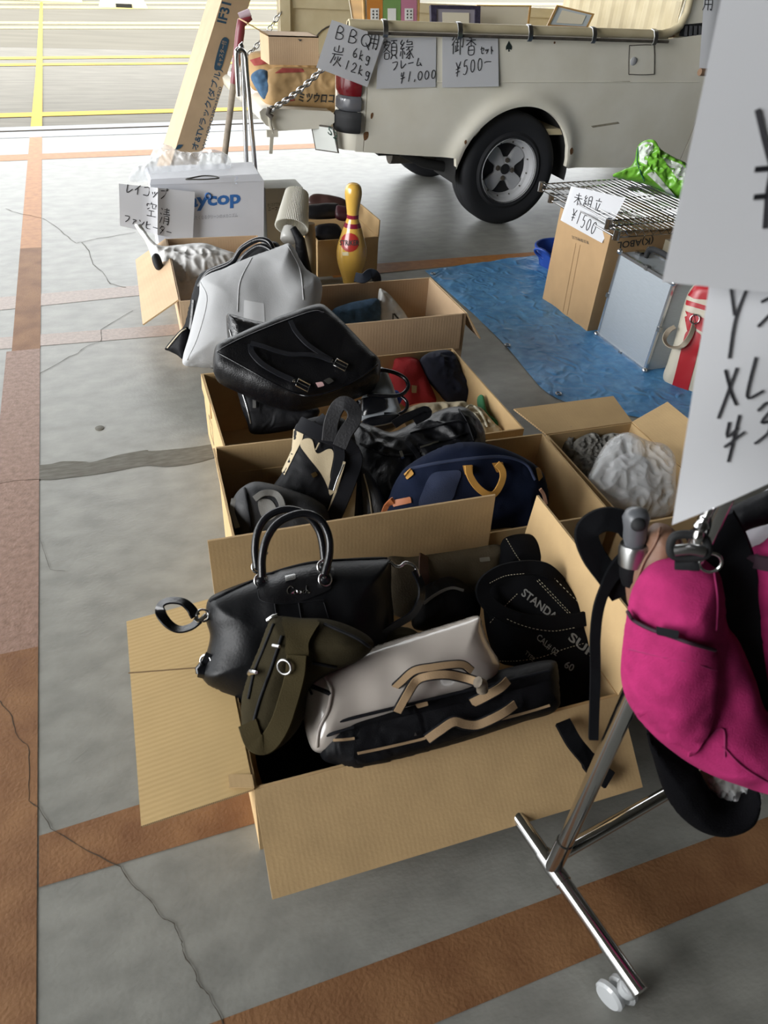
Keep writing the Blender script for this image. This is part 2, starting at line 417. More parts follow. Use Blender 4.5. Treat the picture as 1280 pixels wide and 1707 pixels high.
def circ(cx, cy, rx, ry, a0=0, a1=360, n=12):
    return [(cx + rx * math.cos(R(a0 + (a1 - a0) * i / n)), cy + ry * math.sin(R(a0 + (a1 - a0) * i / n))) for i in range(n + 1)]
ITO = [[(.2, 1), (.06, .8), (.25, .7)], [(.34, .88), (.06, .52), (.36, .57)], [(.21, .55), (.21, 0)], [(.1, .4), (.04, .14)], [(.31, .4), (.38, .22)]]
HAND = {
 'B': [[(.15, 0), (.18, 1), (.55, .97), (.66, .76), (.5, .56), (.18, .5)], [(.2, .52), (.68, .45), (.76, .2), (.55, .03), (.15, 0)]],
 'Q': [circ(.47, .52, .4, .46, 80, 440), [(.5, .35), (.95, -.12)]],
 'k': [[(.2, 1), (.15, 0)], [(.65, .62), (.18, .3), (.75, 0)]], 'g': [circ(.4, .4, .26, .24, 30, 390), [(.68, .62), (.62, -.1), (.45, -.3), (.2, -.2)]],
 '0': [circ(.48, .45, .33, .42, 90, 450)], '1': [[(.55, 1), (.38, 0)]], '2': [[(.15, .75), (.4, 1), (.75, .8), (.5, .35), (.1, .02), (.85, .05)]],
 '3': [[(.2, .9), (.55, 1), (.78, .78), (.4, .52), (.75, .4), (.72, .1), (.2, 0)]], '5': [[(.8, 1), (.35, .98), (.25, .58), (.6, .62), (.75, .35), (.5, .02), (.12, .08)]],
 '6': [[(.6, 1), (.22, .55), (.2, .15), (.5, 0), (.75, .2), (.6, .45), (.22, .3)]],
 '¥': [[(.1, 1), (.45, .55)], [(.9, 1), (.45, .5), (.35, 0)], [(.1, .5), (.85, .58)], [(.1, .26), (.8, .34)]],
 '¥h': [[(.25, 1), (.22, .62), (.62, .72)], [(.62, 1.05), (.5, .5), (.36, -.1)], [(.15, .38), (.9, .5)]],
 ',': [[(.3, .12), (.2, -.15)]], '.': [[(.28, .06), (.32, .0)]], '-': [[(0, .45), (.35, .5), (1.2, .42)]],
 'X': [[(.2, 1), (.6, .4), (.9, .05)], [(.75, .95), (.1, -.1)]], 'L': [[(.4, 1), (.2, .4), (.22, .06), (.9, .1)]], 'Y': [[(.1, 1), (.35, .55)], [(.8, 1.02), (.4, .5), (.3, -.1)]],
 '=': [[(.15, .68), (.6, .74)], [(.1, .3), (.6, .48)]], 'C': [[(.85, .85), (.6, 1), (.2, .7), (.15, .3), (.45, .02), (.95, .2)]], 'o': [circ(.5, .28, .33, .26, 60, 420)],
 'a': [circ(.45, .28, .33, .26, 30, 390), [(.82, .5), (.8, .05), (1.0, .05)]], 'c': [[(.85, .45), (.5, .55), (.2, .3), (.45, .02), (.95, .12)]], 'h': [[(.1, .1), (.45, 1), (.3, .95), (.15, 0), (.3, .4), (.6, .5), (.65, .05), (.95, .1)]],
 '用': [[(.22, .92), (.22, .3), (.05, 0)], [(.22, .92), (.86, .95), (.86, .05), (.74, .1)], [(.22, .64), (.85, .66)], [(.2, .36), (.85, .38)], [(.53, .93), (.53, 0)]],
 '炭': [[(.5, 1), (.5, .72)], [(.2, .9), (.22, .7), (.8, .7), (.82, .92)], [(.08, .56), (.92, .58)], [(.3, .56), (.05, .1)], [(.4, .44), (.33, .27)], [(.78, .45), (.66, .27)], [(.57, .48), (.52, .24), (.3, .0)], [(.54, .25), (.9, .02)]],
 '額': [[(.25, 1), (.25, .9)], [(.06, .75), (.06, .88), (.48, .88), (.45, .76)], [(.2, .82), (.06, .58)], [(.16, .7), (.42, .72), (.04, .34)], [(.14, .56), (.5, .34)], [(.12, .3), (.12, .02), (.4, .02), (.4, .3), (.12, .3)], [(.55, .95), (1, .97)], [(.77, .95), (.7, .82)], [(.6, .8), (.6, .25), (.92, .25), (.92, .8), (.6, .8)], [(.6, .62), (.92, .62)], [(.6, .44), (.92, .44)], [(.68, .25), (.54, .0)], [(.82, .25), (.99, .0)]],
 '縁': ITO + [[(.6, 1), (.52, .88), (.9, .9), (.86, .74)], [(.5, .75), (.95, .76)], [(.44, .62), (1, .64)], [(.72, .62), (.5, .44)], [(.64, .54), (.76, .3), (.7, 0), (.6, .06)], [(.72, .42), (.5, .2)], [(.75, .28), (.46, .03)], [(.93, .54), (.76, .38)], [(.78, .36), (1, .06)]],
 '御': [[(.2, 1), (.05, .8)], [(.26, .78), (.03, .5)], [(.15, .62), (.15, 0)], [(.42, 1), (.33, .8)], [(.35, .87), (.62, .88)], [(.3, .66), (.64, .68)], [(.48, .87), (.48, .2)], [(.48, .45), (.62, .46)], [(.35, .5), (.35, .18)], [(.3, .13), (.64, .24)], [(.73, .9), (.96, .92), (.94, .4), (.84, .46)], [(.73, .92), (.73, -.05)]],
 '香': [[(.7, 1), (.3, .93)], [(.08, .8), (.92, .82)], [(.5, .95), (.5, .5)], [(.5, .78), (.08, .52)], [(.5, .78), (.94, .52)], [(.28, .45), (.28, .0), (.74, .0), (.74, .45), (.28, .45)], [(.28, .23), (.74, .24)]],
 '空': [[(.5, 1), (.5, .88)], [(.1, .7), (.12, .85), (.9, .87), (.84, .7)], [(.38, .82), (.35, .62), (.12, .48)], [(.6, .82), (.62, .6), (.9, .62)], [(.25, .4), (.75, .42)], [(.5, .4), (.5, .05)], [(.08, .03), (.92, .06)]],
 '清': [[(.12, .95), (.22, .85)], [(.04, .65), (.15, .56)], [(.04, .02), (.22, .4)], [(.4, .88), (.94, .9)], [(.42, .75), (.9, .76)], [(.33, .6), (1, .62)], [(.66, 1), (.66, .6)], [(.46, .48), (.42, 0)], [(.46, .48), (.88, .48), (.88, .0), (.76, .06)], [(.46, .34), (.87, .34)], [(.46, .2), (.87, .2)]],
 '未': [[(.2, .78), (.8, .8)], [(.03, .55), (.97, .57)], [(.5, 1), (.5, -.05)], [(.5, .55), (.08, .1)], [(.5, .55), (.95, .12)]],
 '組': ITO + [[(.55, .92), (.55, .05)], [(.55, .92), (.88, .94), (.88, .05)], [(.55, .65), (.88, .66)], [(.55, .38), (.88, .38)], [(.42, .03), (1, .07)]],
 '立': [[(.5, 1), (.5, .82)], [(.15, .78), (.85, .8)], [(.32, .65), (.4, .15)], [(.72, .65), (.58, .12)], [(.03, .06), (.97, .1)]],
 'フ': [[(.12, .85), (.85, .88), (.7, .4), (.28, .02)]], 'レ': [[(.22, .95), (.24, .06), (.92, .5)]], 'ー': [[(.08, .5), (.92, .54)]], 'ム': [[(.5, .95), (.18, .12), (.8, .2)], [(.66, .42), (.92, .0)]],
 'ァ': [[(.25, .65), (.8, .67), (.6, .42)], [(.52, .52), (.32, .05)]], 'ン': [[(.12, .85), (.36, .68)], [(.12, .05), (.55, .25), (.95, .78)]], 'ヒ': [[(.2, .95), (.2, .1), (.88, .12)], [(.85, .75), (.2, .48)]],
 'タ': [[(.4, 1), (.1, .55)], [(.35, .85), (.85, .87), (.22, -.05)], [(.35, .55), (.68, .38)]], 'セ': [[(.03, .6), (.92, .76), (.7, .4)], [(.35, .95), (.35, .1), (.88, .1)]],
 'ッ': [[(.15, .55), (.25, .32)], [(.45, .6), (.5, .36)], [(.85, .6), (.35, .0)]], 'ト': [[(.35, 1), (.35, 0)], [(.35, .62), (.8, .4)]], 'イ': [[(.8, 1), (.1, .42)], [(.5, .7), (.5, -.02)]],
 'コ': [[(.12, .85), (.82, .87), (.82, .08), (.12, .06)]], 'プ': [[(.1, .8), (.8, .83), (.66, .36), (.26, .0)], circ(.93, .98, .1, .1, 0, 360, 8)],
}
def handwriting(name, fn, rows, m, parent, pen, off=.0012):
    """rows: (text, left-bottom px, advance px vector per character, up px vector)"""
    mb = MB(); rng = random.Random(len(rows) * 13 + int(rows[0][1][0]))
    for text, p0, adv, up in rows:
        p0 = np.array(p0, float); adv = np.array(adv, float); up = np.array(up, float); k = 0
        for ch in (text if isinstance(text, list) else list(text)):
            if ch == ' ': k += .5; continue
            o = p0 + adv * k + up * rng.uniform(-.05, .05); sc = rng.uniform(.8, .88)
            for st in HAND[ch]:
                q = [o + adv * sc * x + up * y for x, y in st]
                q = cr(q, 3) if len(q) > 2 else [q[0], (q[0] + q[1]) / 2, q[1]]
                w3 = [fn(a[0], a[1], off) for a in q]
                nn = nrm(fn(q[0][0], q[0][1], off + .01) - w3[0])
                mb.ribbon(w3, pen, nn, .0004)
            k += .55 if ch in ',.' else 1
    return obj(name, mb, m, parent)
class Sheet:
    """a sheet of paper: corner pixels lie on fn; bend(a,b) lifts it off the surface"""
    def __init__(s, fn, c, bend=lambda a, b: 0.0, off=.002, follow=False):
        s.follow = follow
        s.fn, s.c, s.bend, s.off = fn, [np.array(x, float) for x in c], bend, off   # tl tr br bl
        s.nn = nrm(fn(*c[0], .05) - fn(*c[0], 0))
        s.w = [fn(*x, off) for x in c]
        A = np.array([s.c[1] - s.c[0], s.c[3] - s.c[0]]).T; s.Ai = np.linalg.inv(A)
    def ab(s, a, b):
        if s.follow:
            c = s.c; q = (c[0] * (1 - a) + c[1] * a) * (1 - b) + (c[3] * (1 - a) + c[2] * a) * b
            return s.fn(q[0], q[1], s.off) + s.nn * s.bend(a, b)
        w = s.w; p = (w[0] * (1 - a) + w[1] * a) * (1 - b) + (w[3] * (1 - a) + w[2] * a) * b
        return p + s.nn * s.bend(a, b)
    def __call__(s, u, v, off=0):      # picture point -> sheet point (good enough for lettering)
        a, b = s.Ai @ (np.array([u, v]) - s.c[0])
        return s.ab(a, b) + s.nn * off
    def mesh(s, nx=14, ny=14, t=.0006):
        top = [[s.ab(i / nx, j / ny) for i in range(nx + 1)] for j in range(ny + 1)]
        bot = [[p - s.nn * t for p in r] for r in top]
        mb = MB().grid(top); mb.grid(bot)
        per = [(j, 0) for j in range(ny + 1)] + [(ny, i) for i in range(1, nx + 1)] + [(j, nx) for j in range(ny - 1, -1, -1)] + [(0, i) for i in range(nx - 1, -1, -1)]
        mb.grid([[top[j][i], bot[j][i]] for j, i in per])
        return mb
def paper(label, sheet, rows, pen, parent=None, name='price_sign', m=None):
    o = obj(name, sheet.mesh(), m or M_PAPER, parent, smooth=60)
    if parent is None: tag(o, label, 'price sign')
    else: o['label'] = label
    if rows: handwriting('handwriting', sheet, rows, M_INK, o, pen)
    return o

# ---------------------------------------------------------------- open cartons
def rot2(p, a): return V(p[0] * math.cos(a) - p[1] * math.sin(a), p[0] * math.sin(a) + p[1] * math.cos(a), 0)
class Carton:
    def __init__(s, label, fl, ang, W, D, H, m=None, z=0.0, th=.005, closed=False, name='open_carton', cat='cardboard box', group=None):
        s.o0 = V(fl[0], fl[1], z); s.a = R(ang); s.W, s.D, s.H, s.th = W, D, H, th
        s.m = m or M_CARD
        s.root = thing(name, label, cat, s.at(W / 2, D / 2, 0), group)
        mb = MB(); t = th
        def bx(x0, y0, x1, y1, z0, z1):
            mb.hexa([s.at(x0, y0, z0), s.at(x1, y0, z0), s.at(x1, y1, z0), s.at(x0, y1, z0)], [s.at(x0, y0, z1), s.at(x1, y0, z1), s.at(x1, y1, z1), s.at(x0, y1, z1)])
        bx(0, 0, W, t, 0, H); bx(0, D - t, W, D, 0, H); bx(0, t, t, D - t, 0, H); bx(W - t, t, W, D - t, 0, H); bx(t, t, W - t, D - t, 0, t)
        if closed: bx(0, 0, W, D, H - t, H)
        s.body = obj('body', mb, s.m, s.root)
    def at(s, x, y, z): return s.o0 + rot2((x, y), s.a) + V(0, 0, z)
    def flap(s, side, ln, ang, r0=0., r1=1., skew=(0, 0), lnb=None):
        """hinged on the rim; ang 0 = flat outward, 90 = upright, -90 = hanging"""
        W, D, H = s.W, s.D, s.H
        e = {'front': ((0, 0), (W, 0), (0, -1)), 'back': ((W, D), (0, D), (0, 1)), 'left': ((0, D), (0, 0), (-1, 0)), 'right': ((W, 0), (W, D), (1, 0))}[side]
        a = np.array(e[0]); b = np.array(e[1]); o = np.array(e[2])
        p, q = a + (b - a) * r0, a + (b - a) * r1; d = nrm(b - a)
        ca, sa = math.cos(R(ang)), math.sin(R(ang)); l2 = ln if lnb is None else lnb
        def pt(h, l, sk): 
            x = h + o * l * ca + d * sk
            return s.at(x[0], x[1], H + l * sa)
        n3 = nrm(np.cross(pt(q, 0, 0) - pt(p, 0, 0), pt(p, ln, 0) - pt(p, 0, 0)))
        c = [pt(p, 0, 0), pt(q, 0, 0), pt(q, l2, skew[1]), pt(p, ln, skew[0])]
        c = [x - n3 * s.th * .5 for x in c]
        mb = MB()
        mb.add(c + [x + n3 * s.th for x in c], [(3, 2, 1, 0), (4, 5, 6, 7)], 0)
        mb.add(c + [x + n3 * s.th for x in c], [(0, 1, 5, 4), (1, 2, 6, 5), (2, 3, 7, 6), (3, 0, 4, 7)], 1)
        return obj('flap', mb, [s.m, M_CARDEDGE], s.root)
    def face(s, side):
        W, D = s.W, s.D
        p, n = {'front': ((0, 0), (0, -1)), 'left': ((0, 0), (-1, 0)), 'right': ((W, 0), (1, 0)), 'back': ((0, D), (0, 1))}[side]
        return Plane(s.at(p[0], p[1], 0), rot2(n, s.a))

# ---------------------------------------------------------------- shared materials
M_CARD = mat('kraft_cardboard', 'bda075', rough=.75, noise_amt=.06, noise_scale=14, bump=.08, bump_scale=200, wave=.03, wave_scale=38, wave_axis='X', spec=.25)
M_CARD2 = mat('pale_kraft_cardboard', 'bba081', rough=.75, noise_amt=.06, noise_scale=10, bump=.06, bump_scale=200, wave=.08, wave_scale=30, wave_axis='X', spec=.25)
M_CARDR = mat('ribbed_kraft_cardboard', 'b59a6b', rough=.7, noise_amt=.05, noise_scale=9, wave=.2, wave_scale=34, wave_axis='Y', spec=.25)
M_CARDEDGE = mat('cardboard_cut_edge', 'd3b488', rough=.85, wave_col=.55, wave_scale=110, wave_axis='X', spec=.2)
M_PAPER = mat('white_paper', 'dcdde0', rough=.7, spec=.2, transl=.25)
M_INK = mat('black_marker_ink', '15151b', rough=.6)
M_CHROME = mat('chrome_steel', 'c9c9c9', rough=.12, metal=1)
M_STEEL = mat('brushed_steel', 'a9a9a8', rough=.32, metal=1)
M_BLACKLEATHER = mat('black_leather', '0a0a0d', rough=.38, bump=.25, bump_scale=260, spec=.35, crease=.12)
M_BLACKGLOSS = mat('glossy_black_leather', '0e0f13', rough=.24, bump=.1, bump_scale=150, spec=.5)
M_NYLON = mat('black_nylon', '090a0e', rough=.6, bump=.2, bump_scale=500, spec=.2, crease=.3, crease_scale=22)
M_CANVAS = mat('black_canvas', '090a0d', rough=.85, bump=.2, bump_scale=600, spec=.1, crease=.25)
M_WEB = mat('black_webbing', '101116', rough=.75, wave=.3, wave_scale=260, spec=.2)
M_RUBBER = mat('black_rubber', '151618', rough=.75, bump=.1, bump_scale=200)
M_STITCH = mat('pale_stitching', 'b5ab95', rough=.8)
M_TANWEB = mat('tan_webbing', '8f7759', rough=.8, bump=.2, bump_scale=400)
M_POLY = mat('milky_polythene', 'd8d8d8', rough=.32, alpha=.82, transl=.35, bump=.15, bump_scale=30)
M_CLEAR = mat('clear_plastic_film', 'e8ebec', rough=.16, alpha=.36, spec=.8, bump=.35, bump_scale=40, crease=.9, crease_scale=12)
# ================================================================ THE SETTING
M_CONC = mat('grey_concrete', '878781', rough=.40, spec=.40, noise_amt=.15, noise_scale=11, detail=14, bump=.16, bump_scale=90, stretch=(1, 1.6, 1))
M_ASPH = mat('dark_asphalt', '77746c', rough=.9, noise_amt=.13, noise_scale=5, detail=10, bump=.2, bump_scale=90, stretch=(.5, 3, 1), spec=.2)
M_PALEGROUND = mat('pale_concrete_yard', '69655a', rough=.9, noise_amt=.1, noise_scale=2, detail=8, stretch=(.4, 2, 1), spec=.2)
M_RUST = mat('worn_brown_floor_paint', '8a6544', rough=.6, color2='745034', noise_scale=11, detail=9, bump=.3, bump_scale=160, spec=.3)
M_RUSTPALE = mat('worn_pinkish_floor_paint', '94786a', rough=.5, color2='7c6253', noise_scale=60, detail=9, bump=.3, bump_scale=160, spec=.25)
M_ORANGE = mat('orange_floor_paint', 'a9743c', rough=.5, color2='96602f', noise_scale=30, detail=8, spec=.35)
M_FADEPINK = mat('faded_pink_floor_paint', '9b887b', rough=.4, color2='84756b', noise_scale=70, detail=9, bump=.2, bump_scale=160)
M_YELLOW = mat('yellow_road_paint', 'c9a222', rough=.7, noise_amt=.1, noise_scale=20)
M_YELLOWB = mat('bright_yellow_road_paint', 'd8cf1e', rough=.7, noise_amt=.08, noise_scale=20)
M_FADE = mat('faded_yellow_road_paint', 'cdbb6a', rough=.8, noise_amt=.15, noise_scale=14)
M_WALL = mat('grey_wall_paint', '65635e', rough=.9, noise_amt=.04, noise_scale=5)
M_CEIL = mat('grey_ceiling', '6e6c67', rough=.9, noise_amt=.04, noise_scale=5)
M_PATCH = mat('dark_cement_repair', '6c6a62', rough=.75, color2='565248', noise_scale=24, stretch=(1, 4, 1))
M_CRACK = mat('dark_crack_line', '4a453e', rough=1, spec=0)  # one even dark tone for floor cracks and the track groove
M_RAIL = mat('galvanised_door_track', '8d9094', rough=.5, metal=.3, noise_amt=.1, noise_scale=30)

YO = 6.55
mb = MB()
mb.box((-7, -5, -.2), (9, YO, 0))
floor = struct('floor', mb, M_CONC)
mb = MB(); mb.box((-30, YO, -.2), (40, 11.1, -.004)); struct('ground', mb, M_ASPH)
mb = MB(); mb.box((-30, 11.1, -.2), (40, 70, -.003)); struct('ground_yard', mb, M_PALEGROUND)
mb = MB(); mb.box((-30, -5, -.2), (-7, YO, -.005)); struct('ground_side', mb, M_PALEGROUND)
mb = MB(); mb.box((-4.5, -5, 3.5), (9, YO + .3, 3.7)); struct('ceiling', mb, M_CEIL)
mb = MB(); mb.box((-4.5, -5.2, 0), (9, -5, 3.5)); struct('wall_back', mb, M_WALL)
mb = MB(); mb.box((-4.7, -5, 0), (-4.5, -1.5, 3.5)); struct('light_block_left', mb, M_WALL)  # unseen wall added to hold side light off the near floor
mb = MB(); mb.box((9, -5, 0), (9.2, YO, 3.5)); struct('wall_right', mb, M_WALL)
mb = MB(); mb.box((4.9, YO - .1, 0), (9, YO + .1, 3.5)); struct('wall_front', mb, M_WALL)

TRN = [0]
def mark(pa, pb, qa, qb, m, x0, x1, z=.0012, t=.001):
    """a painted line across the floor: upper edge through pixels pa pb, lower edge through qa qb"""
    def yy(a, b, x):
        A, B = P(*a), P(*b); return A[1] + (B[1] - A[1]) * (x - A[0]) / (B[0] - A[0])
    TRN[0] += 1
    mb = MB(); n = 12
    xs = [x0 + (x1 - x0) * i / n for i in range(n + 1)]
    mb.grid([[V(x, yy(pa, pb, x), z) for x in xs], [V(x, yy(qa, qb, x), z) for x in xs]])
    return struct('trim_%d' % TRN[0], mb, m)
def band(xl0, xr0, y0, xl1, xr1, y1, m, z=.0016):
    TRN[0] += 1
    mb = MB(); mb.grid([[V(xl0, y0, z), V(xr0, y0, z)], [V(xl1, y1, z), V(xr1, y1, z)]])
    return struct('trim_%d' % TRN[0], mb, m)
# the long stripe running out of the hall
xs_l = lambda y: -.386 + (y - 1.93) * .0066
band(-.62, -.287, -1, -.392, -.286, 1.2, M_RUST); TRN[0] -= 0
bpy.data.objects.remove(bpy.data.objects['trim_1']); TRN[0] = 0
band(-.425, -.289, -1, -.42, -.288, .8, M_RUST)
band(-.42, -.288, .8, -.412, -.288, 1.25, M_RUST)
band(-.412, -.288, 1.25, -.402, -.287, 2.77, M_RUSTPALE)
band(-.384, -.286, 2.77, -.378, -.283, 3.9, M_RUST)
band(-.378, -.283, 3.9, -.362, -.28, 6.4, M_ORANGE)
band(-.362, -.28, 6.4, -.34, -.277, 9.0, M_YELLOW)
band(-.34, -.277, 9.0, -.31, -.27, 17.2, M_YELLOWB)
# cross lines in the hall
mark((69, 490), (220, 477), (69, 510), (220, 494), M_FADEPINK, -.9, 1.0)
mark((67, 558), (290, 541), (67, 577), (290, 559), M_FADEPINK, -.9, .62)
mark((65, 1394), (218, 1346), (61, 1481), (415, 1376), M_RUST, -.285, 2.2)
mark((560, 1629), (1280, 1362), (723, 1707), (1280, 1472), M_RUST, -.285, 2.2)
mark((640, 439), (910, 419), (640, 455), (910, 428), M_ORANGE, 1.0, 4.5)
mark((0, 259), (240, 250), (0, 269), (240, 259), M_ORANGE, -4, 5)
# door track with two bright strips, then the lines in the yard
mark((0, 213), (280, 204), (0, 231), (280, 222), M_RAIL, -4, 4.8, z=.002)
mark((0, 219), (280, 210), (0, 221), (280, 212), M_CRACK, -4, 4.8, z=.003)
mark((0, 189), (280, 182), (0, 196), (280, 188), M_YELLOW, -6, 9)
mark((0, 106), (310, 104), (0, 110), (310, 107), M_YELLOW, -9, 14)
mark((0, 95), (310, 92), (0, 99), (310, 96), M_YELLOW, -9, 14)
mark((0, 44), (320, 44), (0, 48), (320, 48), M_FADE, -9, 14)
mark((0, 36), (320, 37), (0, 40), (320, 41), M_FADE, -9, 14)
mark((0, 2), (320, 3), (0, 6), (320, 7), M_FADE, -9, 20)
mark((0, 10), (320, 11), (0, 14), (320, 15), M_FADE, -9, 20)
# repaired joint, cracks and a drain plug: wear of the floor itself
top = [(185, 783), (240, 778), (300, 765), (400, 766), (440, 768), (560, 735), (690, 712), (720, 716), (900, 700), (1040, 678)]
bot = [(185, 850), (240, 852), (300, 845), (400, 833), (440, 828), (560, 808), (690, 785), (800, 790), (930, 772), (1040, 740)]
f4 = lambda p: P(p[0] / 2.845, 500 + p[1] / 2.845, .0015)
mb = MB(); mb.grid([[f4(p) for p in cr(top, 4)], [f4(p) for p in cr(bot, 4)]])
obj('repair_strip', mb, M_PATCH, floor)
def crack(pts, w, jit):
    rng = random.Random(int(pts[0][1]))
    q = []
    for a, b in zip(pts, pts[1:]):
        for k in range(4):
            t = k / 4; q.append((a[0] + (b[0] - a[0]) * t + rng.uniform(-jit, jit), a[1] + (b[1] - a[1]) * t + rng.uniform(-jit, jit)))
    q.append(pts[-1])
    mb = MB(); mb.ribbon([P(x, y, .0018) for x, y in q], [w * rng.uniform(.4, 1.2) for _ in q], (0, 0, 1), .0003)
    obj('crack', mb, M_CRACK, floor)
crack([(0, 1168), (20, 1195), (30, 1230), (48, 1245), (50, 1280), (47, 1335), (66, 1347), (85, 1380), (130, 1410), (200, 1445), (220, 1475), (250, 1500), (270, 1530), (290, 1540), (303, 1570), (305, 1590), (325, 1620), (330, 1640), (350, 1660), (372, 1707)], .0015, 1.5)
c3 = lambda l: [(x / 3.048, y / 3.048) for x, y in l]
c4 = lambda l: [(x / 2.845, 500 + y / 2.845) for x, y in l]
crack(c3([(30, 1060), (80, 1080), (220, 1110), (290, 1155), (340, 1200), (385, 1235), (415, 1230), (500, 1210), (690, 1180)]), .0028, .8)
crack(c3([(415, 1230), (450, 1270), (470, 1340), (520, 1380), (560, 1440), (640, 1460)]), .0025, .8)
crack(c4([(190, 350), (290, 290), (370, 250), (400, 225), (480, 195), (480, 140), (630, 50)]), .002, .8)
crack(c4([(0, 870), (60, 858), (190, 850)]), .0016, .6)
crack(c4([(190, 1130), (210, 1200), (240, 1280), (310, 1285)]), .0009, .6)
mb = MB(); c = P(166, 714, 0); mb.lathe([(.014, 0), (.014, .002), (.010, .003), (.004, .0035), (.0, .0035)], c, k=20)
obj('drain_plug', mb, M_PATCH, floor, True)

# far parking stop and the white plinth at the frame's edge
M_PALECONC = mat('pale_concrete', 'c6c0b0', rough=.9, noise_amt=.08, noise_scale=12)
a = P(207, 13, 0)
mb = MB()
x0, y0 = a[0], a[1]
prof = [(-.42, 0), (.42, 0), (.36, .14), (.2, .2), (-.2, .2), (-.36, .14)]
lo = [V(x0 + p[0], y0, p[1]) for p in prof]; hi = [V(x0 + p[0], y0 + .3, p[1]) for p in prof]
mb.add(lo + hi, [tuple(range(6)), tuple(range(11, 5, -1))] + [(i, (i + 1) % 6, 6 + (i + 1) % 6, 6 + i) for i in range(6)])
t = thing('parking_stop', 'pale concrete parking stop with a dark notch standing alone far out in the yard', 'parking stop', (x0, y0 + .15, 0))
obj('block', mb, M_PALECONC, t)
mb = MB(); mb.box((x0 - .14, y0 - .012, .001), (x0 + .14, y0 + .02, .06)); obj('notch', mb, M_RUBBER, t)
a = P(70, 1.5, 0); mb = MB(); mb.box((a[0] - .75, a[1], 0), (a[0] + .7, a[1] + .4, .12)); mb.box((a[0] - .55, a[1] + .05, .12), (a[0] + .5, a[1] + .35, .5))
tag(obj('barrier_foot', mb, M_PALECONC), 'pale concrete barrier foot at the far left end of the long yellow stripe', 'barrier')

# ================================================================ THE PICKUP TRUCK (alongside the hall's x axis, tail to the left)
M_CREAM = mat('worn_cream_car_paint', 'e6e2d4', rough=.42, color2='dcd7c6', noise_scale=5, detail=8, coat=.25, spec=.4)
M_CREAMIN = mat('worn_cream_bed_paint', 'cbbf9f', rough=.6, color2='baac8a', noise_scale=7, detail=8)
M_DIRT = mat('dark_worn_metal', '4a443c', rough=.7, noise_amt=.3, noise_scale=30)
M_UNDER = mat('black_underbody', '131313', rough=.8)
M_RED = mat('red_lamp_plastic', '5a0f18', rough=.18, spec=.6, coat=.5)
M_LAMPC = mat('clear_lamp_plastic', '4d4e52', rough=.15, spec=.6, coat=.5)
M_ALLOY = mat('alloy_wheel_silver', 'bfc0c2', rough=.4, metal=.25)
M_ALLOYD = mat('dark_wheel_recess', '1b1b1d', rough=.6)
TY, TB = 3.80, 5.03          # near and far sides of the bed
TX0, TX1 = 1.20, 3.10        # tail and front bulkhead
ZR, ZF = .955, .50           # rail and bed floor heights
truck = thing('pickup_truck', 'old cream pickup truck with its tailgate let down and price signs taped to its side', 'pickup truck', (2.6, 4.4, 0))
WX, WZ, WR = 2.205, .285, .292
def side_surf(x, z, off=0):
    b = .035 * max(0, (z - .72) / .24) ** 1.6 + .05 * max(0, (.72 - z) / .4) ** 2
    w = math.exp(-((math.hypot(x - WX - .01, z - WZ) - .36) / .05) ** 2) * .022   # arch lip
    return V(x, TY + b - w - off, z)
def side_fn(u, v, off=0.0):
    p = Plane(V(0, TY, 0), (0, -1, 0))
    for _ in range(3):
        w = p(u, v, off); p = Plane(side_surf(w[0], w[2]), (0, -1, 0))
    return p(u, v, off)
def low(x):                  # lower edge of the body side
    r = .345
    dx = x - (WX + .015)
    if abs(dx) < r: return max(.31, WZ + .0 + math.sqrt(r * r - dx * dx) * .98)
    if x < WX: 
        t = (WX - r - x) / (WX - r - TX0); return .372 + .05 * t ** 1.2 + (.06 * ((t - .85) / .15) ** 2 if t > .85 else 0)
    return .30 - .03 * (x - WX - r) / 1.0
def side_panel(x0, x1, hi, n, name, m=None):
    cols = []; xs = sorted(set([x0 + (x1 - x0) * i / n for i in range(n + 1)] + [x for x in (WX + .015 - .3449, WX + .015 + .3449) if x0 < x < x1]))
    for x in xs:
        l = low(x); cols.append([side_surf(x, l + (hi(x) - l) * j / 22) for j in range(23)])
    mb = MB().grid(cols)
    mb.grid([[p + V(0, .03, 0) for p in c] for c in cols])
    mb.grid([[c[0], c[0] + V(0, .03, 0)] for c in cols]); mb.grid([[c[-1], c[-1] + V(0, .03, 0)] for c in cols])
    for c in (cols[0], cols[-1]): mb.grid([c, [p + V(0, .03, 0) for p in c]])
    return obj(name, mb, m or M_CREAM, truck, smooth=40)
side_panel(1.335, 3.375, lambda x: ZR - .02 if x < 3.06 else ZR - .02 + (x - 3.06) * .12, 90, 'bed_side_panel')
side_panel(TX0 + .09, 1.331, lambda x: ZR - .02, 8, 'rear_corner_panel')
side_panel(3.381, 4.6, lambda x: ZR + .05, 20, 'cab_door')
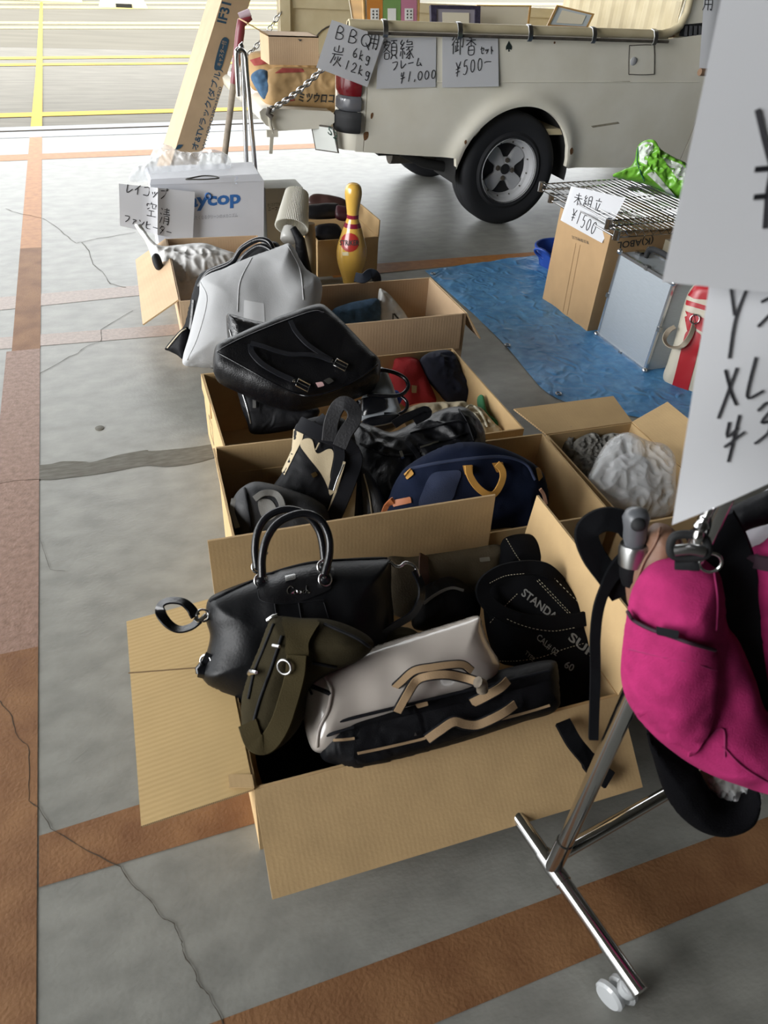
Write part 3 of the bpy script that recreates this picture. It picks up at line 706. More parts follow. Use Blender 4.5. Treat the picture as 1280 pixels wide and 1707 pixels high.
# tail end of the corner, lamp and rubber
mb = MB()
for z0, z1 in ((.42, .505), (.82, ZR - .02)):
    mb.grid([[V(TX0 + .09 - .085 * math.sin(a), side_surf(TX0 + .09, z)[1] + .085 * (1 - math.cos(a)), z) for a in [R(15 * i) for i in range(7)]] for z in (z0, (z0 + z1) / 2, z1)])
mb.box((TX0 + .005, TY + .08, .42), (TX0 + .08, TY + .11, ZR - .02))
obj('tail_post', mb, M_CREAM, truck, smooth=40)
def lampblock(name, z0, z1, m, grow, x1=.10):
    rows = []
    for z in [z0 + (z1 - z0) * i / 6 for i in range(7)]:
        e = .012 * (1 - abs((z - z0) / (z1 - z0) * 2 - 1) ** 6) + grow
        r = [V(TX0 + x1 + .015, side_surf(TX0 + .1, z)[1] + .012, z)] + [V(TX0 + x1 - .085 * math.sin(a) - e * math.sin(a), side_surf(TX0 + .1, z)[1] + .085 * (1 - math.cos(a)) - e * math.cos(a), z) for a in [R(15 * i) for i in range(7)]] + [V(TX0 + .03, TY + .10, z)]
        rows.append(r)
    mb = MB().grid(rows); mb.add(rows[0], [tuple(range(len(rows[0])))]); mb.add(rows[-1], [tuple(range(len(rows[0])))])
    return obj(name, mb, m, truck, smooth=40)
lr = lampblock('tail_lamp', .665, .815, M_RED, .004); lr['label'] = 'red tail lamp lens'
lc = lampblock('reversing_lamp', .598, .664, M_LAMPC, .003); lc['label'] = 'clear reversing lamp lens'
lampblock('bumper_corner', .50, .596, M_RUBBER, .012)
# rail along the bed with tarp hooks
mb = MB()
mb.tube([V(x, TY + .03, ZR) for x in np.linspace(TX0 + .04, 3.0, 24)] + [V(3.06, TY + .035, ZR + .012), V(3.11, TY + .04, ZR + .04), V(3.14, TY + .05, ZR + .10), V(3.15, TY + .07, ZR + .36)], .021, 10)
mb.box((TX0 + .04, TY + .03, ZR - .022), (3.05, TY + .06, ZR + .012))
obj('bed_rail', mb, M_CREAMIN, truck, smooth=50)
mb = MB().tube([V(x, TY - .012, ZR - .028) for x in np.linspace(TX0 + .12, 3.02, 12)], .007, 8)
obj('hook_bar', mb, M_DIRT, truck, True)
for u in (637, 760, 877, 983, 1085):
    p = side_fn(u, 47); x = p[0]
    mb = MB().ribbon([V(x, TY + .02, ZR + .022), V(x, TY - .005, ZR + .018), V(x, TY - .02, ZR - .005), V(x, TY - .022, ZR - .03), V(x, TY - .012, ZR - .042)], .026, (0, -1, .3), .004)
    obj('tarp_hook', mb, M_STEEL, truck, True)
# bed
mb = MB(); mb.box((TX0 + .02, TY + .06, ZF - .03), (TX1, TB, ZF)); obj('bed_floor', mb, M_CREAMIN, truck)
mb = MB(); mb.box((TX0 + .02, TB, .36), (TX1, TB + .05, ZR)); mb.box((TX0 + .0, TB - .03, .4), (TX0 + .06, TB + .05, ZR + .03)); mb.box((TX0 + .02, TB - .015, ZR - .03), (TX1, TB + .05, ZR + .02))
mb.box((TX0 + .35, TB - .012, ZF + .16), (TX1 - .1, TB, ZF + .20))
far = obj('far_bed_side', mb, M_CREAMIN, truck)
mb = MB().ring((TX0 + .3, TB - .004, ZF + .26), (0, 1, 0), .07, .004, sx=1.6); obj('latch_panel', mb, M_DIRT, far, True)
rows = []
for k in range(61):
    y = TY + .07 + (TB - TY - .07) * k / 60; d = .012 * (1 if (k % 6) in (1, 2, 3) else 0)
    rows.append([V(TX1 - d, y, ZF), V(TX1 - d, y, 1.10)])
mb = MB().grid(rows); mb.box((TX1 + .001, TY + .06, .3), (TX1 + .05, TB, 1.13))
obj('bulkhead', mb, M_CREAMIN, truck)
# cab: lower shell, pillars, window, roof
mb = MB(); mb.box((TX1 + .05, TY + .1, .3), (4.6, TB, .98)); mb.box((TX1 + .02, TY + .09, 1.47), (4.4, TB, 1.52))
for y in (TY + .09, TB - .08): mb.hexa([(TX1 + .02, y, .98), (TX1 + .16, y, .98), (TX1 + .16, y + .08, .98), (TX1 + .02, y + .08, .98)], [(TX1 + .12, y, 1.48), (TX1 + .24, y, 1.48), (TX1 + .24, y + .08, 1.48), (TX1 + .12, y + .08, 1.48)])
obj('cab', mb, M_CREAM, truck)
mb = MB(); 
cw = [V(TX1 + .035, TY + .26, 1.16), V(TX1 + .035, TB - .2, 1.16), V(TX1 + .09, TB - .22, 1.44), V(TX1 + .09, TY + .28, 1.44)]
mb.tube(cw, .018, 8, closed=True); fr = obj('rear_window_frame', mb, M_RUBBER, truck, True)
mb = MB(); mb.slab(*cw, (1, 0, .1), .006); obj('rear_window_glass', mb, mat('tinted_glass', '8fa0a4', rough=.08, alpha=.55, spec=.6), fr)
# quarter pillar with vent louvres
mb = MB().slab(V(3.10, TY + .045, .97), V(3.36, TY + .045, .98), V(3.36, TY + .08, 1.5), V(3.16, TY + .08, 1.5), (0, 1, 0), .03); obj('quarter_pillar', mb, M_CREAM, truck)
vq = Plane(V(0, TY + .047, 1.0), (0, -1, 0))
vent = [(1131, 60), (1137, 41), (1172, 38), (1170, 62)]
mb = MB().poly([vq(*p, .0) for p in vent], (0, -1, 0), .006); ven = obj('air_vent', mb, M_RUBBER, truck)
for k in range(4):
    u = 1140 + k * 8; mb = MB().slab(vq(u, 60, .006), vq(u + 4, 60, .006), vq(u + 5, 43, .006), vq(u + 1, 43, .006), (0, -1, 0), .006); obj('louvre', mb, M_LAMPC, ven)
# fuel flap, badge, chips, seam
fl = [side_fn(*p, .003) for p in cr([(1049, 80), (1053, 76), (1085, 75), (1090, 79), (1090, 118), (1086, 124), (1052, 124), (1048, 119)], 3, True)]
mb = MB().poly([side_fn(*p, .0005) for p in cr([(1049, 80), (1053, 76), (1085, 75), (1090, 79), (1090, 118), (1086, 124), (1052, 124), (1048, 119)], 3, True)], (0, -1, 0), .003)
ff = obj('fuel_flap', mb, M_CREAM, truck); mb = MB().tube(fl, .0022, 6, closed=True); obj('flap_seam', mb, M_DIRT, ff, True)
mb = MB().lathe([(.020, 0), (.020, .006), (.012, .010), (.0, .010)], side_fn(1055, 102, 0), (0, -1, 0), 24); obj('fuel_lock', mb, M_ALLOY, ff, True)
mb = MB().poly([side_fn(*p, .001) for p in [(848, 68), (853, 78), (852, 83), (849, 82), (849, 86), (847, 86), (847, 82), (843, 83), (843, 78)]], (0, -1, 0), .001); obj('spade_sticker', mb, mat('dark_green_sticker', '26302f', rough=.5), truck)
def scuff(px): 
    mb = MB().poly([side_fn(*p, .0006) for p in px], (0, -1, 0), .0004); obj('scuff_mark', mb, mat('grey_scuff', '8d8672', rough=.8, noise_amt=.2, noise_scale=60), truck)
def rust(px):
    mb = MB().poly([side_fn(*p, .0007) for p in cr(px, 3, True)], (0, -1, 0), .0004); obj('rust_spot', mb, M_RUSTSPOT, truck)
M_RUSTSPOT = mat('rust_spot', '6b4a2c', rough=.9, noise_amt=.4, noise_scale=150)
rust([(606, 222), (614, 220), (613, 230), (607, 234)]); rust([(774, 236), (777, 233), (778, 238), (775, 241)]); rust([(1106, 60), (1125, 59), (1122, 62), (1108, 63)]); rust([(923, 70), (925, 69), (926, 72), (923, 73)]); rust([(618, 190), (622, 188), (621, 196), (618, 198)]); rust([(950, 250), (954, 246), (955, 254), (951, 258)])
scuff([(985, 210), (1030, 203), (1033, 206), (988, 213)]); scuff([(1018, 136), (1050, 135), (1050, 137), (1018, 138)]); scuff([(1000, 60), (1015, 60), (1013, 63), (1001, 63)])
mb = MB().tube([side_fn(u, 137 + (u - 640) * 0, .0) for u in range(625, 1180, 30)], .003, 6); obj('body_crease', mb, M_CREAM, truck, True)
# wheels
def wheel(cx, y0, name='wheel', spokes=True):
    w = obj(name, MB().lathe([(.165, .0), (.165, .004), (.185, -.004), (.20, .004), (.24, -.006), (.272, -.002), (.286, .012), (.292, .03), (.292, .135), (.286, .155), (.262, .172), (.17, .17)], V(cx, y0, WZ + .007), (0, 1, 0), 64, caps=False), M_TYRE, truck, smooth=40)
    return w
M_TYRE = mat('tyre_rubber', '242528', rough=.7, spec=.3)
TW = TY + .04
for cx, yy in ((WX, TW), (WX, TB - .15), (4.1, TW), (4.1, TB - .15)):
    w = wheel(cx, yy)
    c = V(cx, yy, WZ + .007)
    for k in range(3):
        mb = MB().ring(c + V(0, .045 + .03 * k, 0), (0, 1, 0), .2915, .0022, 64, 6); obj('tread_groove', mb, M_ALLOYD, w, True)
    rim = obj('rim', MB().lathe([(.168, -.004), (.168, .012), (.158, .016), (.150, .045), (.138, .052), (.132, .07), (.128, .075)], c, (0, 1, 0), 48, caps=False), M_ALLOY, w, smooth=30)
    if cx == WX and yy == TW:
        mb = MB().lathe([(.131, .072), (.131, .078), (.0, .078)], c, (0, 1, 0), 40); obj('rim_back', mb, M_ALLOYD, w, True)
        # four broad spokes with four slots between them, hub and nuts
        mb = MB(); ns = 96; rows = []
        def rr(a):
            s_ = abs(((a / (math.pi / 2) + .5) % 1) - .5) * 2
            return .062 + (.070 - 0) * (1 / (1 + math.exp((s_ - .52) / .05)))
        ring_o = [c + V(rr(2 * math.pi * k / ns + .785) * math.sin(2 * math.pi * k / ns), .058, rr(2 * math.pi * k / ns + .785) * math.cos(2 * math.pi * k / ns)) for k in range(ns)]
        mb.grid([[c + V(.028 * math.sin(2 * math.pi * k / ns), .05, .028 * math.cos(2 * math.pi * k / ns)) for k in range(ns)], ring_o, [p + V(0, .014, 0) for p in ring_o]], closed_v=True)
        obj('spoke_plate', mb, M_ALLOY, w, smooth=30)
        mb = MB().lathe([(.026, .045), (.026, .06), (.0, .06)], c, (0, 1, 0), 24); obj('hub_cap', mb, M_ALLOYD, w, True)
        for k in range(4):
            a = R(90 * k + 8); p = c + V(.047 * math.sin(a), .046, .047 * math.cos(a))
            mb = MB().lathe([(.014, .006), (.014, 0), (.009, 0), (.009, -.004), (.0, -.004)], p, (0, 1, 0), 6); obj('wheel_nut', mb, M_DIRT, w)
        for k in range(12):
            a = R(30 * k + 10); p = c + V(.142 * math.sin(a), .046, .142 * math.cos(a)); mb = MB().lathe([(.004, .006), (.004, -.001), (.0, -.003)], p, (0, 1, 0), 8); obj('rim_bolt', mb, M_DIRT, w)
# wheel housing and underside
mb = MB()
arc = [V(WX + .015 + .352 * math.cos(a), 0, WZ + .352 * math.sin(a)) for a in np.linspace(R(-8), R(188), 30)]
mb.grid([[p + V(0, TY + .03, 0) for p in arc], [p + V(0, TY + .32, 0) for p in arc]])
mb.add([p + V(0, TY + .32, 0) for p in arc], [tuple(range(30))])
obj('wheel_housing', mb, M_UNDER, truck, smooth=40)
mb = MB(); mb.box((1.5, TY + .25, .34), (4.5, TB - .2, .42)); mb.box((2.0, TY + .5, .22), (2.4, TB - .5, .34)); mb.box((WX - .03, TY + .1, .25), (WX + .03, TB - .1, .31))
obj('chassis', mb, M_UNDER, truck)
mb = MB().tube([V(1.62, TY + .22, .36), V(1.75, TY + .2, .31), V(1.95, TY + .19, .275), V(WX, TY + .19, .25), V(2.5, TY + .19, .29)], [.02, .026, .03, .034, .026], 8); obj('leaf_spring', mb, M_UNDER, truck, True)
mb = MB().tube([V(1.60, TY + .35, .33), V(1.95, TY + .35, .33)], .055, 14); obj('exhaust', mb, M_DIRT, truck, True)
# tailgate let down: a thick hollow panel, level with the bed floor
mb = MB(); y0, y1 = TY + .07, TB - .04; sec = [(.815, .60), (.835, .615), (1.17, .60), (1.19, .585), (1.19, .55), (1.15, .525), (.90, .515), (.845, .54), (.82, .57)]
rows = [[V(x, y, z - .01) for x, z in sec] for y in (y0, y1)]
mb.grid(rows, closed_v=True); mb.add(rows[0], [tuple(range(len(sec)))]); mb.add(rows[1], [tuple(range(len(sec)))])
tgate = obj('tailgate', mb, M_CREAM, truck, smooth=40)
mb = MB(); p = V(.86, TY + .06, .57); mb.tube([p, p + V(0, -.012, -.035), p + V(.01, -.016, -.07)], .008, 8); mb.box(tuple(p + V(-.02, -.022, -.085)), tuple(p + V(.035, -.004, -.055)))
mb.slab(p + V(-.004, -.018, -.085), p + V(.014, -.018, -.085), p + V(.004, -.02, -.16), p + V(-.012, -.02, -.16), (0, 1, 0), .008); obj('latch_lever', mb, M_PALECONC, tgate, smooth=30)
def chain(name, a, b, sag, n, s=.013):
    a, b = np.array(a), np.array(b); o = MB()
    pts = [a + (b - a) * t + V(0, 0, -sag * 4 * t * (1 - t)) for t in [(i + .5) / n for i in range(n)]]
    for i, p in enumerate(pts):
        T = nrm(pts[min(i + 1, n - 1)] - pts[max(i - 1, 0)]); N_ = nrm(np.cross(T, (0, 1, 0.2))); N_ = N_ if i % 2 else nrm(np.cross(T, N_))
        o.ring(p, N_, s, .0035, 14, 6, sx=.6, up=T)
    return obj(name, o, M_STEEL, truck, True)
chain('tailgate_chain', side_fn(540, 112, .03), V(.86, TY + .05, .60), .015, 15, .02)
chain('tailgate_chain', V(TX0 + .03, TB - .02, ZR - .02), V(.9, TB - .02, .61), .03, 16, .02)
mb = MB().tube([V(.86, TY + .05, .61), V(.85, TY + .045, .585), V(.87, TY + .04, .57)], .012, 8); obj('chain_hook', mb, M_DIRT, tgate, True)
# number plate hanging under the tailgate hinge
np_c = [V(1.075, TY + .10, .53), V(1.17, TY + .02, .53), V(1.20, TY + .02, .41), V(1.10, TY + .10, .41)]
nn = nrm(np.cross(np_c[1] - np_c[0], np_c[3] - np_c[0])); nn = nn if nn[1] < 0 else -nn
mb = MB().slab(*np_c, -nn, .006); plate = obj('number_plate', mb, M_DIRT, truck)
ins = [c + (sum(np_c) / 4 - c) * .1 + nn * .001 for c in np_c]; mb = MB().slab(*ins, nn, .001); obj('plate_face', mb, mat('white_plate_enamel', 'cfd2cd', rough=.4), plate)
platefn = Plane(np_c[0] + nn * .003, nn)
lettering('plate_numerals', platefn, '52', (546, 222), (562, 236), (1, -13), mat('green_enamel', '1f3a30', rough=.4), plate)
# signs on the truck
PEN = .0045
s1 = Sheet(side_fn, [(553, 33), (640, 62), (612, 145), (527, 112)], lambda a, b: .012 + .03 * (1 - a) * (1 - b) + .02 * b * (1 - a), off=.02)
paper('white paper sign about barbecue charcoal hanging askew over the tail lamp', s1, [('BBQ', (556, 62), (21, 6), (5, -20)), ('用', (611, 78), (21, 5), (4, -24)), ('炭', (548, 108), (25, 4), (6, -34)), (['6', 'k', 'g'], (586, 92), (11, 4), (3, -15)), (['1', '2', 'k', 'g'], (572, 112), (12, 4), (3, -15))], PEN * .8)
s2 = Sheet(side_fn, [(632, 63), (727, 62), (726, 145), (627, 148)], lambda a, b: .002 + .012 * b * (1 - a), off=.003, follow=True)
paper('white paper price sign reading 1,000 yen on the truck side, middle of the three', s2, [('額縁', (638, 99), (27, 0), (1, -32)), ('フレーム', (652, 118), (13, -2), (0, -15)), (['¥h', '1', ',', '0', '0', '0'], (664, 138), (11, -1), (2, -17))], PEN * .8)
s3 = Sheet(side_fn, [(737, 61), (830, 59), (831, 144), (737, 146)], lambda a, b: .002 + .008 * b * a, off=.003, follow=True)
paper('white paper price sign reading 500 yen on the truck side, nearest the wheel', s3, [('御香', (752, 91), (23, -1), (1, -29)), ('セット', (800, 90), (8, 0), (0, -13)), (['¥', '5', '0', '0', '-'], (758, 128), (12, -3), (1, -24))], PEN * .8)
# ================================================================ THE LOAD ON AND BEHIND THE TRUCK
M_SACK = mat('brown_paper_sack', 'a98a5e', rough=.7, noise_amt=.12, noise_scale=9, bump=.3, bump_scale=25)
M_DENIM = mat('blue_denim', '3c5a76', rough=.9, noise_amt=.25, noise_scale=40, bump=.3, bump_scale=300)
M_PRINTRED = mat('red_print', '93403a', rough=.7)
M_PRINTBLUE = mat('dark_blue_print', '2b4a60', rough=.7)
M_PRINTDARK = mat('dark_grey_print', '33322f', rough=.7)
def plane_y(y): return Plane(V(0, y, 0), (0, -1, 0))
YN = lambda px, y: plane_y(y)(*px)
sk = thing('charcoal_sack', 'brown paper charcoal sack with bold black lettering lying on the tailgate nearest us', 'sack', YN((500, 180), 4.0))
s = soft('sack_body', M_SACK, sk, [(440, 122), (462, 112), (500, 112), (540, 116), (566, 128), (572, 176), (552, 184), (500, 179), (458, 181), (441, 168), (436, 142)], (500, 150, 0, depth_of(YN((500, 150), 4.0))), (-.05, -1, .35), front=.06, back=.22, rad=.06, wr=.007, ws=7, seed=3, ridge=True)
lettering('sack_lettering', s, 'ミツウロコ', (497, 170), (556, 172), (2, -16), M_PRINTDARK, sk, off=.002, wt=.03)
patch('red_triangle', s, [(474, 170), (492, 168), (484, 156)], M_PRINTRED, sk, sm=False); patch('red_band', s, [(458, 122), (470, 113), (505, 114), (508, 120)], M_PRINTRED, sk, sm=False)
sk2 = thing('charcoal_sack', 'second brown paper charcoal sack with red print, under the small open carton', 'sack', YN((455, 120), 4.35))
s = soft('sack_body', M_SACK, sk2, [(412, 98), (425, 90), (460, 88), (540, 96), (556, 118), (540, 150), (430, 150), (416, 126)], (470, 118, 0, depth_of(YN((470, 118), 4.35))), (-.1, -.75, .8), front=.06, back=.05, rad=.08, wr=.008, ws=6, seed=5, ridge=True)
patch('red_band', s, [(416, 100), (440, 93), (446, 106), (424, 110)], M_PRINTRED, sk2, sm=False)
jn = soft('rolled_denim', M_DENIM, None, [(418, 128), (432, 116), (448, 120), (458, 140), (455, 162), (440, 166), (428, 150)], (438, 142, 0, depth_of(YN((438, 142), 4.02))), (-.3, -.9, .3), front=.05, back=.06, rad=.04, wr=.006, ws=14, seed=2)
tag(jn.o, 'rolled blue denim cloth tucked at the left end of the charcoal sacks', 'cloth')
b = plane_y(4.02); f0, f1, f2 = b(449, 106), b(531, 108), b(451, 61)
cb = Carton('small brown open carton sitting on top of the charcoal sacks', (f0[0], 4.02), 0, f1[0] - f0[0], .19, f2[2] - f0[2] + .01, z=f0[2] - .005, m=M_CARD2, closed=True)
cb.flap('left', .11, 25)
mb = MB().poly([cb.face('front')(*p, .001) for p in [(496, 65), (504, 66), (500, 69)]], (0, -1, 0), .001); obj('thumb_slot', mb, M_PRINTDARK, cb.root)
# picture frames standing in the bed
def picture_frame(label, corners, y, n, m_frame, m_mid, m_pic=None, w=.12, group=None):
    pl = Plane(plane_y(y)(*corners[3]), n); c = [pl(*q) for q in corners]; cen = sum(c) / 4
    t = thing('picture_frame', label, 'picture frame', c[3], group)
    q = [p + (cen - p) * w for p in c]; mb = MB(); nn = -pl.n * .022
    for i in range(4):
        j = (i + 1) % 4; mb.hexa([c[i], c[j], q[j], q[i]], [c[i] + nn, c[j] + nn, q[j] + nn, q[i] + nn])
    obj('frame', mb, m_frame, t)
    q2 = [p + nn * .3 for p in q]; mb = MB().slab(*q2, -pl.n, .004); obj('mount', mb, m_mid, t)
    if m_pic:
        q3 = [p + (cen - p) * .3 + pl.n * .001 for p in q2]; obj('picture', MB().slab(*q3, pl.n, .0008), m_pic, t)
    return t, pl
M_WOODL = mat('light_wood_frame', 'b08a52', rough=.5, wave=.1, wave_scale=6, wave_col=.2, wave_axis='Z')
M_CREAMP = mat('cream_mount', 'd2cbb8', rough=.8)
M_WHITEP = mat('white_card', 'd8d8d6', rough=.8)
t, pl = picture_frame('picture frame with orange, green and pink mounts standing in the truck bed', [(604, -26), (701, -30), (698, 60), (608, 62)], 4.05, (0, -1, .25), M_WOODL, M_CREAMP, w=.05)
for (x0, x1, cc, cn) in ((611, 638, 'b9772f', 'orange_mount'), (638, 668, '6d8f52', 'green_mount'), (668, 695, 'b4748c', 'pink_mount')):
    o = obj(cn, MB().poly([pl(x0, -20, -.003), pl(x1, -20, -.003), pl(x1 - 1, 56, -.003), pl(x0 + 1, 56, -.003)], pl.n, .001), mat(cn, cc, rough=.8), t)
    m_ = (x0 + x1) / 2; obj('white_card', MB().poly([pl(m_ - 7, 14, -.001), pl(m_ + 7, 14, -.001), pl(m_ + 7, 34, -.001), pl(m_ - 7, 34, -.001)], pl.n, .001), M_WHITEP, o)
    for r_ in range(3):
        for q_ in range(2): obj('printed_leaf', MB().poly([pl(m_ - 4 + q_ * 6, 18 + r_ * 5.5, .001), pl(m_ - 2 + q_ * 6, 16.5 + r_ * 5.5, .001), pl(m_ - 1 + q_ * 6, 19 + r_ * 5.5, .001), pl(m_ - 3 + q_ * 6, 20.5 + r_ * 5.5, .001)], pl.n, .0005), M_PRINTDARK, o) if cn != 'green_mount' else None
M_PURP = mat('dark_purple_frame', '3a3648', rough=.4, noise_amt=.4, noise_scale=60, bump=.5, bump_scale=120)
picture_frame('dark ornate picture frame next to the orange and green one in the bed', [(718, 8), (801, 10), (800, 60), (720, 60)], 4.02, (0, -1, .3), M_PURP, mat('grey_purple_mount', '8f8a94', rough=.7), M_CREAMP, w=.22)
picture_frame('thin light wood frame with blank cream mount in the middle of the bed', [(795, 8), (886, 9), (880, 58), (793, 58)], 4.15, (0, -1, .3), M_WOODL, M_CREAMP, w=.06)
picture_frame('gold picture frame lying tilted in the bed, rightmost of the frames', [(928, 8), (991, 23), (980, 46), (912, 42)], 4.2, (-.1, -.8, .6), M_WOODL, mat('pale_blue_picture', 'aeb9c0', rough=.4), M_CREAMP, w=.10)
picture_frame('cream framed panel on edge, leftmost of the frames in the bed', [(576, -30), (604, -30), (606, 55), (590, 55)], 4.3, (-.5, -.8, .1), M_CREAMP, M_WOODL, w=.12)
mb = MB(); q = [V(2.62, 4.0, .9), V(2.86, 3.98, .9), V(2.88, 4.2, .93), V(2.64, 4.22, .93)]; mb.slab(*q, (0, 0, 1), .012)
tag(obj('flat_box', mb, M_WHITEP), 'flat pale box lying beside the gold frame near the cab', 'box')
mb = MB(); mb.box((2.6, 3.96, ZF), (2.9, 4.3, .9)); tag(obj('wooden_crate', mb, M_WOODL), 'wooden crate under the flat pale box in the bed', 'crate')
# rolled poster sheet hanging by the cab
psh = Sheet(plane_y(3.72), [(1176, -40), (1225, -40), (1218, 118), (1165, 116)], lambda a, b: .02 * math.sin(3 * a))
ps = paper('white poster sheet hanging from the cab with a rolled lower edge', psh, [('用', (1170, 14), (22, 0), (2, -26))], .004, name='poster')
mb = MB().tube([psh.ab(0, 1) + V(0, -.01, -.01), psh.ab(1, 1) + V(0, -.01, -.01)], .018, 14); obj('rolled_edge', mb, mat('brown_rolled_card', '8b6f58', rough=.7), ps, True)

# long flat-pack carton leaning behind
y0 = 4.55; fp = Plane(V(0, y0, 0), (.24, -1, .2))
A0, A1 = fp(291, 253), fp(337, 254); T0, T1 = fp(367, 0), fp(420, 0)
up = nrm((T0 + T1) / 2 - (A0 + A1) / 2); rt = nrm(A1 - A0 - up * (A1 - A0).dot(up)); w = (A1 - A0).dot(rt); dpv = -nrm(np.cross(rt, up)); dpv = dpv if dpv[1] > 0 else -dpv
o_ = A0 + up * ((0 - A0[2]) / up[2])
Lg = 1.75
tv = thing('flat_pack_carton', 'long brown flat-pack furniture carton leaning upright behind the white appliance box', 'cardboard box', o_ + rt * w / 2)
b4 = [o_, o_ + rt * w, o_ + rt * w + dpv * .24, o_ + dpv * .24]; b4 = [p - up * (p[2] / up[2]) for p in b4]
obj('carton', MB().hexa(b4, [p + up * Lg for p in b4]), mat('brown_flatpack_board', 'b59c7e', rough=.75, noise_amt=.05, noise_scale=12), tv)
tf = Plane(A0, -dpv)
lettering('carton_lettering', tf, 'オ&TVラック(ダブル)', (331, 252), (373, 117), (-14, -4), M_PRINTBLUE, tv, wt=.02)
lettering('small_lettering', tf, 'W1,100×D390×H420', (342, 250), (371, 146), (-6, -2), M_PRINTBLUE, tv)
bd = patch('caster_badge', tf, [(357, 112), (367, 72), (374, 62), (381, 66), (380, 76), (370, 112), (364, 117)], M_PRINTBLUE, tv)
lettering('badge_lettering', tf, 'キャスター付', (369, 111), (378, 69), (-8, -2), M_CARD2, bd, off=.004)
lettering('size_code', tf, 'IF31', (377, 40), (386, 6), (-16, -4), M_PRINTBLUE, tv, wt=.03)
bd2 = patch('base_mark', tf, [(291, 250), (300, 248), (306, 241), (297, 241)], M_PRINTBLUE, tv, sm=False)
# hand truck (two bent chrome tubes) and the red-gripped wooden shaft beside it
yh = 3.845; hp = plane_y(yh)
ht = thing('hand_truck', 'folded hand truck with two bent chrome tubes standing beside the leaning carton', 'hand truck', V(hp(415, 290)[0], yh, 0))
def htube(px, r=.011, dy=0):
    q = [Plane(V(0, yh + dy, 0), (0, -1, 0))(*p) for p in px]; lastp = q[-1]; d = nrm(q[-1] - q[-2]); q.append(lastp + d * ((0.06 - lastp[2]) / d[2]))
    return MB().tube(cr(q, 5), r, 10)
obj('frame_tube', htube([(397, 160), (394, 95), (396, 84), (400, 83), (404, 92), (411, 285)]), M_CHROME, ht, True)
obj('frame_tube', htube([(397, 86), (403, 84), (409, 94), (412, 130), (426, 290)], dy=-.03), M_CHROME, ht, True)
gx = hp(418, 290)[0]
mb = MB(); mb.box((gx - .02, yh - .0, .02), (gx + .22, yh + .12, .03)); mb.box((gx - .02, yh - .01, .02), (gx + .22, yh + .0, .14)); obj('toe_plate', mb, M_STEEL, ht)
for k in (0, .2): obj('wheel', MB().lathe([(.0, 0), (.05, .0), (.05, .025), (0, .025)], (gx + k, yh + .03, .05), (1, 0, 0), 24), M_RUBBER, ht, smooth=40)
sp = plane_y(4.4); q0, q1 = sp(402, 38), sp(374, 262); d = nrm(q1 - q0); q2 = q1 + d * ((0 - q1[2]) / d[2])
sh = thing('shovel', 'wooden shaft with a red grip standing between the flat-pack carton and the hand truck', 'tool', q2)
mid = q0 + (q2 - q0) * .30
obj('shaft', MB().tube([mid, q2], .017, 12), mat('grey_worn_wood', '7c7264', rough=.8, noise_amt=.2, noise_scale=30), sh, True)
rg = mat('dark_red_plastic', '6e2630', rough=.4)
obj('grip', MB().tube([mid, q0 + (mid - q0) * .5, q0 + (mid - q0) * .15, q0, q0 + V(.05, .0, .028)], [.018, .021, .024, .024, .016], 12), rg, sh, True)
obj('grip_end', MB().lathe([(.0, -.03), (.018, -.03), (.018, .03), (.0, .03)], q0 + V(.02, -.0, .035), (1, -.2, .4), 14), mat('pale_pink_plastic', 'a5929a', rough=.5), sh, smooth=40)

# white appliance carton with its blue name, and the sign taped to it
M_WBOX = mat('white_printed_board', 'c3c5cb', rough=.45, noise_amt=.03, noise_scale=8)
M_LOGO = mat('blue_logo_ink', '2f62a0', rough=.5)
yb = 3.50; bp = plane_y(yb)
L0, L1 = bp(250, 305), bp(440, 300); xl, xr, zt = bp(266, 410)[0], bp(437, 395)[0], bp(345, 305)[2]
rb = thing('appliance_carton', 'white appliance carton with blue lettering and a carrying slot in its lid', 'cardboard box', ((xl + xr) / 2, yb + .1, 0))
mb = MB(); x0, x1 = L0[0], L1[0]
mb.hexa([(xl, yb, 0), (xr, yb, 0), (xr + .01, yb + .24, 0), (xl, yb + .24, 0)], [(x0, yb, zt), (x1, yb, zt), (x1 + .01, yb + .24, zt), (x0 + .01, yb + .24, zt)])
obj('carton', mb, M_WBOX, rb)
mb = MB(); mb.hexa([(x0 - .002, yb - .002, zt), (x1, yb - .002, zt), (x1 + .012, yb + .24, zt), (x0, yb + .24, zt)], [(x0 + .006, yb + .005, zt + .022), (x1 - .02, yb + .005, zt + .03), (x1 - .01, yb + .22, zt + .03), (x0 + .01, yb + .22, zt + .022)])
lid = obj('lid', mb, M_WBOX, rb)
tp = Plane(V(0, yb, zt + .0275), (-.02, 0, 1))
mb = MB().tube([tp(*p, .002) for p in cr([(310, 299), (322, 296), (340, 293), (358, 294), (364, 297), (340, 299), (322, 299)], 4, True)], .003, 6, closed=True); obj('carrying_slot', mb, M_PRINTDARK, lid, True)
lettering('lid_mark', tp, '?', (391, 307), (399, 307), (-2, -14), mat('grey_print', '8c9099', rough=.6), lid, off=.0035)
lettering('name', bp, 'raycop', (300, 354), (401, 346), (0, -23), M_LOGO, rb, wt=.035)
mb = MB().ring(bp(347, 327, .002), (0, -1, 0), .012, .004, 20, 6); obj('name_ring', mb, M_LOGO, rb, True)
M_SMALL = mat('grey_print', '8c9099', rough=.6)
lettering('slogan', bp, 'きれいにしたくなるクリーンのメカニズム', (300, 368), (396, 362), (0, -7), M_SMALL, rb)
lettering('slogan', bp, '新しい 清潔を つくります', (318, 408), (385, 402), (0, -6), M_SMALL, rb)
ss = Sheet(plane_y(yb - .03), [(198, 306), (325, 320), (321, 405), (200, 376)], lambda a, b: .03 * (1 - a) * math.sin(2.2 * b + .4) + .02 * math.exp(-((a - .5) / .06) ** 2))
